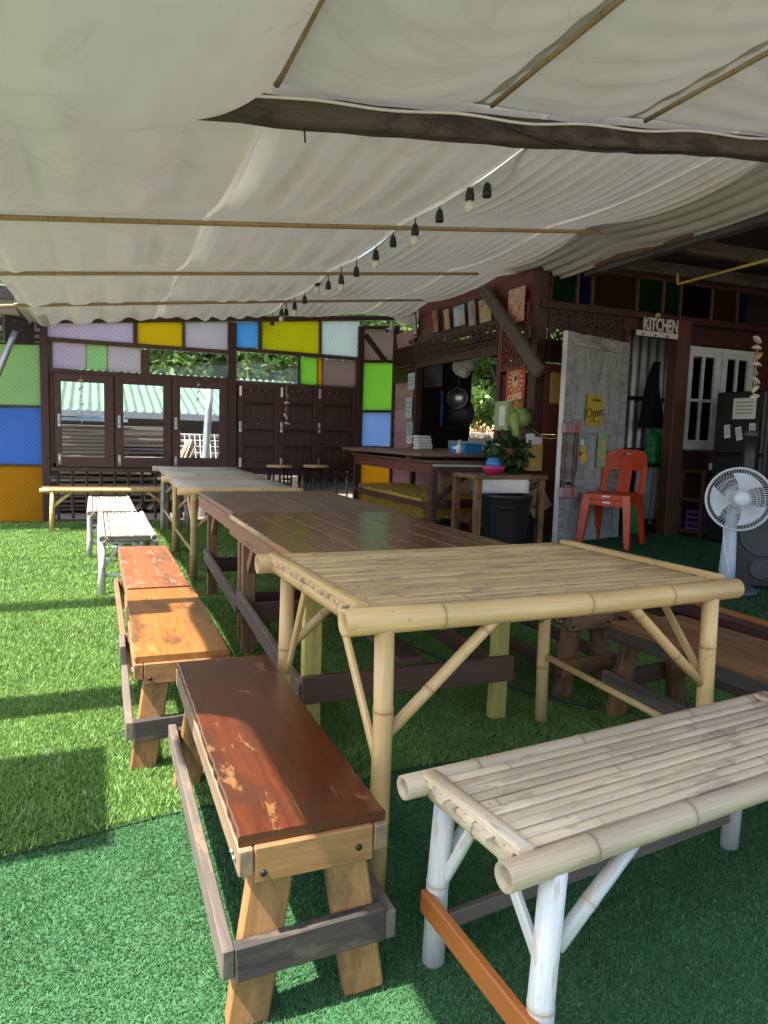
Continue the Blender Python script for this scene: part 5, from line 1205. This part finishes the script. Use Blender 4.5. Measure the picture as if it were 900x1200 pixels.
# papers on the pink wall
for i, (px, py, w, h, mt, lab) in enumerate(((482, 447, .22, .22, 'paper_cyan', 'pale green notice pinned highest on the pink siding'), (479, 478, .20, .28, 'paper_cyan', 'long pale notice pinned below the green one on the siding'), (480, 502, .20, .16, 'ink_skyblue', 'light blue notice pinned on the pink siding'), (479.5, 515, .17, .11, 'paper', 'small white notice pinned lowest on the pink siding'))):
    c = lw(px, py, HX-.06); r = plate('pinned_notice', lab, 'notice', face_left(c.x, c.y, c.z), w, h, mt, .004, .004)
    for k in range(3): flat('print', 'ink_grey', r, [(-w*.35, h*(.25-.2*k)), (w*.35, h*(.25-.2*k)), (w*.35, h*(.2-.2*k)), (-w*.35, h*(.2-.2*k))], .003, .001)
# watering can, switch box
c = lw(600, 485, HX-.04); r = thing('switch_box', 'pale green electric switch box under the coffee sign', 'switch box'); r.matrix_basis = face_left(c.x, c.y+.12, c.z-.02); MB().box((0, 0, .03), (.26, .30, .05)).build('box', 'ink_green', r); MB().box((.03, 0, .058), (.12, .2, .01)).build('cover', 'paper', r)
c = onx(608, 490, HX-.16); r = thing('watering_can', 'green plastic watering can with drooping spout hung on the corner', 'watering can', c, .5)
MB().lathe([(.0, -.10), (.09, -.10), (.105, .0), (.10, .10), (.07, .11), (0, .11)], 18, M=Matrix.Rotation(PI/2, 3, 'Y')).build('body', 'can_green', r); MB().tube([(-.09, 0, .02), (-.14, -.03, 0), (-.16, -.05, -.08), (-.15, -.06, -.16), (-.12, -.07, -.17)], [.06, .05, .04, .032, .03], 12).build('spout', 'can_green', r)
MB().tube([(-.08, 0, .09), (-.06, 0, .17), (.04, 0, .17), (.07, 0, .09)], .014, 8).build('handle', 'can_green', r)
# hanging plant
c = onx(598, 530, HX-.22); r = thing('potted_plant', 'bushy dark green trailing plant over the sink', 'plant', (c.x, c.y, c.z-.12)); MB().lathe([(.07, 0), (.10, .14), (.11, .16), (.09, .15), (0, .14)], 16).build('pot', 'terracotta', r)
MB().tube([(-.02, 0, .16), (0, 0, .5)], .006, 6).build('hanger', 'black_metal', r)
P = []; F = []; tn = []; rn = np.random.default_rng(8)
for k in range(420):
    d = rn.normal(0, 1, 3); d /= np.linalg.norm(d); q = rn.uniform(.08, .24); p = np.array([d[0]*q, d[1]*q, .12+d[2]*q*.85]); a = d+rn.normal(0, .5, 3)+np.array([0, 0, -.6]); a /= np.linalg.norm(a); b = np.cross(a, rn.normal(0, 1, 3)); b /= np.linalg.norm(b); L = rn.uniform(.05, .09)
    i = len(P); nrm = np.cross(a, b)*L*.08
    P += [tuple(p), tuple(p+a*L*.35+b*L*.38+nrm), tuple(p+a*L), tuple(p+a*L*.35-b*L*.38+nrm)]; F += [(i, i+1, i+2), (i, i+2, i+3)]; tn += [rn.random()]*4
me = bpy.data.meshes.new('foliage'); me.from_pydata(P, [], F); at = me.attributes.new('tone', 'FLOAT', 'POINT'); at.data.foreach_set('value', tn); mk('foliage', me, 'leaf_plant', r)
# kraft box with papers on the front wall
c = ony(625, 536, HY-.06); r = thing('paper_box', 'brown kraft wall box holding white papers beside the plant', 'wall box', c); box('box', 'kraft', r, (0, 0, 0), (.16, .08, .26)); box('divider', 'kraft', r, (.02, .03, .04), (.17, .01, .30)); plank('paper', 'paper', r, (-.03, 0, .05), (-.05, 0, .23), .10, .004, up=(0, 1, 0)); plank('paper', 'paper', r, (.04, .01, .05), (.06, .01, .20), .09, .004, up=(0, 1, .1))
c = ony(651, 455, HY-.03); r = plate('small_wood_sign', 'narrow ochre wooden plaque behind the door edge', 'plaque', face_front(c.x, c.y, c.z+.0), .12, .30, 'kraft', .012)
# string from wall to door
a = ony(624, 503, HY-.05); b = Md @ V((.0, -.02, 1.02)); pts = [a+(b-a)*t+V((0, 0, -.05*math.sin(PI*t))) for t in np.linspace(0, 1, 12)]
tag(MB().tube(pts, .004, 5).build('tie_string', 'can_green'), 'green string tying the open door to the wall', 'string')
# things inside the kitchen seen through the hatch
def pan(lab, px, py, x, rad, handle):
    c = onx(px, py, x); r = thing('hanging_pan', lab, 'pan'); r.matrix_basis = T(c) @ RZ(-.5) @ RX(PI/2)
    MB().lathe([(0, 0), (rad*.8, 0), (rad, .05), (rad*.97, .05), (rad*.78, .006), (0, .006)], 28).build('bowl', 'steel' if handle else 'black_metal', r)
    if handle: MB().tube([(0, rad, .045), (0, rad+.2, .06)], .012, 8).build('handle', 'black_metal', r)
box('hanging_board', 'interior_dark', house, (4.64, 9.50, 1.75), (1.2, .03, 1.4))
pan('small steel frying pan hanging inside the kitchen hatch', 536, 467, 4.85, .15, True); pan('large dark wok hanging lower inside the kitchen hatch', 536, 484, 4.9, .25, False); pan('round pot lid hanging by the hatch side post', 503, 470, 4.6, .18, False)
c = onx(541, 430, 4.6); r = thing('white_paper_lantern', 'white paper lantern cluster hanging in the hatch', 'lantern', c)
for (dx, dy, dz, q) in ((0, 0, 0, .13), (.05, -.14, .02, .09), (-.02, -.12, -.08, .08)): MB().lathe([(0, -q), (q*.6, -q*.8), (q*.95, -q*.3), (q, 0), (q*.9, q*.45), (q*.5, q*.87), (0, q)], 18).build('globe', 'paper', r, T(dx, dy, dz))
c = onx(507, 440, 4.5); r = thing('wall_cabinet', 'small grey plastic cabinet high inside the hatch', 'cabinet', c)
for k in range(2): box('door', 'ink_grey', r, (0, -.11+.22*k, 0), (.10, .20, .34))
a = onx(512, 458, 4.5); b = onx(518, 458, 4.5); d = onx(517, 500, 4.5); tag(MB().tube([a, b, d], .016, 8).build('blue_pipe', 'blue_plastic'), 'thin blue water pipe inside the kitchen hatch', 'pipe')
# lattice and flowers beyond the back opening
lf = thing('lattice_fence', 'white lattice fence outside the kitchen back opening', 'fence', (6.9, 10.6, -.05))
for k in range(16):
    for s in (-1, 1): plank('slat', 'paper', lf, (-1.5+.2*k, .01*s, .35), (-1.5+.2*k+s*.55, .01*s, 1.32), .012, .025, up=(0, 1, 0))
for z in (.36, 1.32): box('rail', 'paper', lf, (0, 0, z), (3.6, .03, .04))
for x in (-1.7, 0, 1.7): box('post', 'paper', lf, (x, .03, .68), (.06, .03, 1.36))
P = []; F = []; tn = []
for k in range(900):
    p = np.array([rn.uniform(-1.7, 1.7), rn.uniform(.05, .4), 1.36+rn.normal(0, .07)]); a = rn.normal(0, 1, 3); a /= np.linalg.norm(a); b = np.cross(a, rn.normal(0, 1, 3)); b /= np.linalg.norm(b); i = len(P); P += [tuple(p), tuple(p+a*.03+b*.02), tuple(p+a*.06), tuple(p+a*.03-b*.02)]; F.append((i, i+1, i+2, i+3))
me = bpy.data.meshes.new('flower_hedge'); me.from_pydata(P, [], F); fh = mk('flower_hedge', me, 'shell_orange', None, T(6.9, 10.6, -.05)); tag(fh, 'orange flowers along the top of the lattice fence', 'flowers', kind='stuff')
# ================================================================== FURNITURE
def trestle_bench(label, x0, x1, y0, y1, h, top='bench_top_red', body='bench_wood', rail='grey_wood', endrail='black_wood', apron='bench_wood', splay=.03, rz=0, boards=1, side='side_wood', left_out=.03, group=None, seed=0):
    """local origin at bench centre; long axis along local y"""
    cx, cy = (x0+x1)/2, (y0+y1)/2; r = thing('trestle_bench', label, 'bench', (cx, cy, 0), rz, group); W = x1-x0; L = y1-y0; rr = random.Random(seed)
    if boards == 1:
        # one slab with a slightly wavy, chipped edge
        m = MB(); n = 36; tz = h; bz = h-.022; rowt = []; 
        for i in range(n+1):
            y = -L/2+L*i/n; a = -W/2+rr.uniform(-.002, .002); b = W/2+rr.uniform(-.002, .002)
            e = .003
            rowt.append(m.addv([(y, -(a), tz-e-h), (y, -(a+e), tz-h), (y, -(b-e), tz-h), (y, -(b), tz-e-h), (y, -(b), bz-h), (y, -(a), bz-h)]))
        for i in range(n):
            for j in range(6): m.face((rowt[i]+j, rowt[i]+(j+1) % 6, rowt[i+1]+(j+1) % 6, rowt[i+1]+j))
        m.face([rowt[0]+j for j in reversed(range(6))]); m.face([rowt[-1]+j for j in range(6)])
        m.build('seat', top, r, T(0, 0, h) @ RZ(PI/2))
    else:
        bw = W/boards
        for k in range(boards): plank('seat_board', top, r, (-W/2+bw*(k+.5), -L/2, h-.014), (-W/2+bw*(k+.5), L/2, h-.014+rr.uniform(-.003, .003)), bw-.005, .028, bev=.003)
    ah = .075
    for s in (-1, 1):   # long aprons
        sa = .056; zz = h-.0235-sa/2
        plank('apron', side, r, (s*(W/2-.012), -L/2-.012, zz), (s*(W/2-.012), L/2+.012, zz), .030, sa, bev=.003, jit=.001)
    for s in (-1, 1):
        box('end_apron', apron, r, (0, s*(L/2-.004), h-.0235-ah/2), (W-.057, .03, ah))
        for sx in (-1, 1):
            p1 = V((sx*(W/2-.085), s*(L/2-.045), h-.03)); p0 = V((sx*(W/2-.055+splay), s*(L/2-.035), 0.0)); d = (p1-p0).normalized()
            lg = plank('leg', body, r, p0, p1, .088, .042, up=(0, 1, 0), bev=.005, jit=.0025)
        zr_ = .155
        plank('end_stretcher', endrail, r, (-(W/2+.006), s*(L/2-.005), zr_), ((W/2+.006), s*(L/2-.005), zr_+.012), .028, .075, up=(0, 0, 1), bev=.003)
        for q in (-.35, .3):
            MB().lathe([(.007, 0), (.007, .003), (0, .004)], 8).build('nail_head', 'nail', r, T(q*W, s*(L/2+.0115), h-.07+.02*q) @ RX(PI/2 if s < 0 else -PI/2))
    for s in (-1, 1):
        plank('side_stretcher', rail, r, (s*(W/2+.012+left_out*.25), -L/2-.005, zr_+.004), (s*(W/2+.012+left_out*.2), L/2+.005, zr_+.02), .026, .065, bev=.003, jit=.001)
        for q in (.02, .045): MB().lathe([(.006, 0), (.006, .005), (0, .007)], 8).build('bolt_head', 'bolt_steel', r, T(s*(W/2+.003), -L/2+q, h-.055) @ RY(s*PI/2))
    return r
trestle_bench('worn dark red plank bench with chipped varnish beside the big bamboo table', .25, .555, 1.30, 2.40, .42, seed=1)
trestle_bench('orange varnished trestle bench between the dark red bench and the rust bench', .125, .445, 2.50, 3.58, .42, top='bench_top_orange', rail='grey_wood', side='bench_wood', seed=2, rz=-.01)
trestle_bench('rust coloured trestle bench next to the white bamboo benches', .14, .44, 3.62, 4.93, .42, top='bench_top_rust', rail='table_leg_brown', side='table_leg_brown', endrail='table_leg_brown', seed=3)
# benches on the kitchen side
def zpt(px, py, z): return onz(px, py, z)
trestle_bench('dark brown trestle bench along the kitchen side of the brown table', 1.98, 2.28, 2.62, 3.9, .43, top='dark_bench_wood', body='dark_bench_wood', rail='stretcher_brown', side='stretcher_brown', apron='dark_bench_wood', endrail='dark_bench_wood', boards=2, seed=4)
trestle_bench('second dark brown bench further along the brown tables', 1.98, 2.28, 4.0, 5.2, .43, top='dark_bench_wood', body='dark_bench_wood', rail='stretcher_brown', side='stretcher_brown', apron='dark_bench_wood', endrail='dark_bench_wood', boards=2, seed=5)
trestle_bench('long dark slatted bench with bolted edge beside the bamboo table', 2.12, 2.54, 1.08, 2.44, .42, top='dark_bench_wood', body='dark_bench_wood', rail='grey_wood', side='black_wood', apron='dark_bench_wood', endrail='stretcher_brown', boards=5, seed=6, rz=.06)

def bamboo_table(label, name, cat, x0, x1, y0, y1, h, r_big, r_leg, slats, mt, rz=0, along='x', legmat=None, braces=True, group=None, seed=0, overhang=.05, slatmat=None, rungs=True, press=True, endpole=False, gap=.955):
    """poles on the two long sides, slats between running along the long side"""
    cx, cy = (x0+x1)/2, (y0+y1)/2; W = (x1-x0) if along == 'x' else (y1-y0); D = (y1-y0) if along == 'x' else (x1-x0)
    r = thing(name, label, cat, (cx, cy, 0), rz+(0 if along == 'x' else PI/2), group); rr = random.Random(seed); legmat = legmat or mt; slatmat = slatmat or mt
    # local: slats along x, width W along x, depth D along y
    zt = h-r_big
    for s in (-1, 1): pole('edge_pole', mt, r, (-W/2-overhang, s*(D/2-r_big), zt), (W/2+overhang, s*(D/2-r_big), zt), r_big, r_big*.93, 16, node=.36, bend=.007, hollow=True, seed=seed+s+3)
    n = slats; w = (D-4*r_big)/n
    for k in range(n):
        y = -D/2+2*r_big+w*(k+.5)
        splat('slat', slatmat, r, (-W/2-.005+rr.uniform(-.01, .01), y, h-.012), (W/2+.005+rr.uniform(-.01, .01), y+rr.uniform(-.002, .002), h-.012), w*gap, .011, seed=seed*100+k, node=.3)
    for s in (-1, 1): pole('cross_pole', mt, r, (s*(W/2-.03), -D/2+2*r_big*.9, h-.042), (s*(W/2-.03), D/2-2*r_big*.9, h-.042), r_big*.75, n=12, node=.3, seed=seed+s+8)
    for q in (-.17, .17): pole('cross_pole', mt, r, (q*W, -D/2+2*r_big*.9, h-.040), (q*W, D/2-2*r_big*.9, h-.040), r_big*.6, n=8, node=.3, seed=seed+int(q*10))
    if press:
        for s in (-1, 1): splat('press_strip', mt, r, (s*(W/2-.02), -D/2+2*r_big*.75, h+.002), (s*(W/2-.02), D/2-2*r_big*.75, h+.002), .036, .016, seed=seed+50+s, node=.4)
    lx = W/2-.075; ly = D/2-r_big
    for sx in (-1, 1):
        for sy in (-1, 1): pole('leg', legmat, r, (sx*(lx+.012), sy*(ly+.01), 0), (sx*lx, sy*ly, zt-r_big*.5), r_leg, r_leg*.96, 14, node=.3, hollow=False, bend=.008, seed=seed+sx*2+sy+20)
    if braces:
        for sx in (-1, 1):
            for sy in (-1, 1):
                pole('brace', legmat, r, (sx*(lx-r_leg*.6), sy*ly, h*.58), (sx*(lx-h*.42), sy*ly, zt-r_big*.6), r_leg*.62, n=10, node=.25, seed=seed+31)
                a = V((sx*lx, sy*(ly-r_leg*.4), h*.46 if sx < 0 else h*.6)); b = V((sx*(lx+.02), sy*(ly-h*.33 if D > .5 else ly-D*.34), h-.06))
                plank('brace', legmat, r, a, b, .026, .016, up=(1, 0, 0), bev=.004)
    if rungs:
        for sx in (-1, 1): pole('rung', legmat, r, (sx*lx, -ly+r_leg*.5, h*.30), (sx*lx, ly-r_leg*.5, h*.32), r_leg*.42, n=8, node=.25, seed=seed+40)
    return r
t1 = bamboo_table('big yellow bamboo table with split slat top and braced legs', 'bamboo_table', 'table', .562, 1.832, 1.565, 2.435, .785, .034, .026, 27, 'bamboo_yellow', slatmat='bamboo_slat', seed=2, rz=.045, rungs=False, overhang=.035)
pole('rung', 'bamboo_yellow', t1, (.565, -.40, .27), (.565, .40, .30), .013, n=8, node=.25, seed=77)
# weathered bamboo bench in the right foreground
Lb = 1.20; ang = math.radians(6.5); e0 = V((.645, 1.155, 0)); cc = e0+V((math.cos(ang), math.sin(ang), 0))*(Lb/2)
b1 = bamboo_table('weathered bamboo bench with whitewashed legs by the big bamboo table', 'bamboo_bench', 'bench', cc.x-Lb/2+.02, cc.x+Lb/2, cc.y-.20, cc.y+.20, .474, .0265, .026, 10, 'bamboo_weathered', rz=ang, legmat='bamboo_white', seed=5, overhang=.04, rungs=False, gap=.90)
plank('end_rail', 'orange_rail', b1, (-Lb/2+.035, -.30, .13), (-Lb/2+.045, .19, .16), .020, .055, bev=.003); plank('side_rail', 'grey_wood', b1, (-Lb/2+.10, .175, .10), (Lb/2-.12, .165, .12), .02, .04)
# brown plank tables
def plank_table(label, x0, x1, y0, y1, h, top, legs, n, seed, stretch, near='table_leg_brown'):
    cx, cy = (x0+x1)/2, (y0+y1)/2; r = thing('plank_table', label, 'table', (cx, cy, 0)); W, L = x1-x0, y1-y0; rr = random.Random(seed); bw = W/n
    for k in range(n): plank('top_plank', top, r, (-W/2+bw*(k+.5), -L/2, h-.015+rr.uniform(-.0012, .0012)), (-W/2+bw*(k+.5), L/2, h-.015+rr.uniform(-.0012, .0012)), bw-.005, .030, bev=.0025)
    for s in (-1, 1):
        plank('apron', 'table_leg_brown', r, (s*(W/2-.014), -L/2+.005, h-.072), (s*(W/2-.014), L/2-.005, h-.072), .026, .082); box('end_apron', 'stretcher_brown', r, (0, s*(L/2-.12), h-.075), (W-.06, .026, .085))
        for sx in (-1, 1):
            mt = legs if s > 0 else near; lx = sx*(W/2-.075); ly = s*(L/2-.17) if s > 0 else s*(L/2-.06)
            box('leg', mt, r, (lx, ly, (h-.035)/2), (.068, .048, h-.035)); 
            if s > 0: plank('brace', 'table_leg_brown', r, (lx, ly-.03, h-.28), (lx, ly-.22, h-.08), .05, .03, up=(1, 0, 0))
        lyy = s*(L/2-.17) if s > 0 else s*(L/2-.06)
        box('stretcher', stretch, r, (0, lyy-.04*s if s > 0 else lyy-.04, .24), (W-.06, .028, .105))
    plank('side_stretcher', 'grey_wood', r, (-W/2+.035, -L/2+.04, .22), (-W/2+.035, L/2-.1, .30), .026, .085)
    plank('side_stretcher', 'stretcher_brown', r, (W/2-.035, -L/2+.04, .20), (W/2-.035, L/2-.1, .22), .026, .085)
    plank('foot_board', 'stretcher_brown', r, (0, -L/2+.05, .305), (.02, L/2-.1, .305), .11, .025)
    return r
plank_table('reddish brown plank table butted against the big bamboo table', .68, 1.66, 2.47, 3.90, .75, 'table_top_brown', 'table_leg_brown', 7, 1, 'stretcher_brown', near='yellow_paint_wood')
plank_table('worn dull brown plank table between the reddish table and the bamboo tables', .705, 1.69, 3.91, 5.32, .752, 'table_top_worn', 'table_leg_brown', 8, 2, 'maroon_wood')
# far bamboo tables
bamboo_table('yellowish bamboo table next to the dull brown plank table', 'bamboo_table', 'table', .645, 1.545, 5.66, 7.1, .75, .03, .030, 24, 'bamboo_yellow', along='x', slatmat='bamboo_grey', seed=8, press=False)
bamboo_table('greyish bamboo table closest to the casement windows', 'bamboo_table', 'table', .68, 1.56, 7.16, 8.75, .765, .03, .030, 24, 'bamboo_grey', along='x', seed=9, press=False)
# white bamboo benches
bamboo_table('whitish bamboo slat bench beside the rust trestle bench', 'bamboo_bench', 'bench', .02, .42, 5.30, 6.75, .45, .026, .026, 10, 'bamboo_grey', along='y', legmat='bamboo_white', seed=11, press=False, gap=.88)
bamboo_table('whitish bamboo slat bench further toward the casement windows', 'bamboo_bench', 'bench', -.07, .36, 6.85, 8.25, .455, .026, .026, 10, 'bamboo_grey', along='y', legmat='bamboo_white', seed=12, press=False, gap=.88)
bamboo_table('yellow bamboo bench standing crosswise under the casement windows', 'bamboo_bench', 'bench', -.52, .86, 8.72, 9.10, .50, .026, .026, 9, 'bamboo_yellow', along='x', seed=13, press=False)
bamboo_table('bamboo bench crosswise below the dark shutters', 'bamboo_bench', 'bench', 1.0, 2.2, 8.95, 9.30, .46, .026, .026, 9, 'bamboo_grey', along='x', seed=14, press=False)
# round stools
def stool(label, px):
    p = ony(px, 545, 8.9); r = thing('round_stool', label, 'stool', (p.x, 8.9, 0)); z = p.z
    MB().lathe([(.155, z-.03), (.165, z-.022), (.165, z-.006), (.158, z), (0, z)], 24).build('seat', 'stool_seat', r)
    for k in range(4):
        a = PI/4+k*PI/2; c, s = math.cos(a), math.sin(a); MB().tube([(c*.12, s*.12, z-.03), (c*.17, s*.17, 0)], .012, 8).build('leg', 'black_metal', r)
    MB().tube([(.15*math.cos(2*PI*k/24), .15*math.sin(2*PI*k/24), z*.4) for k in range(25)], .008, 6, cap=False).build('foot_ring', 'black_metal', r)
stool('round wooden topped bar stool nearer the centre post of the glass wall', 327); stool('round wooden topped bar stool nearer the end post of the glass wall', 370.5)
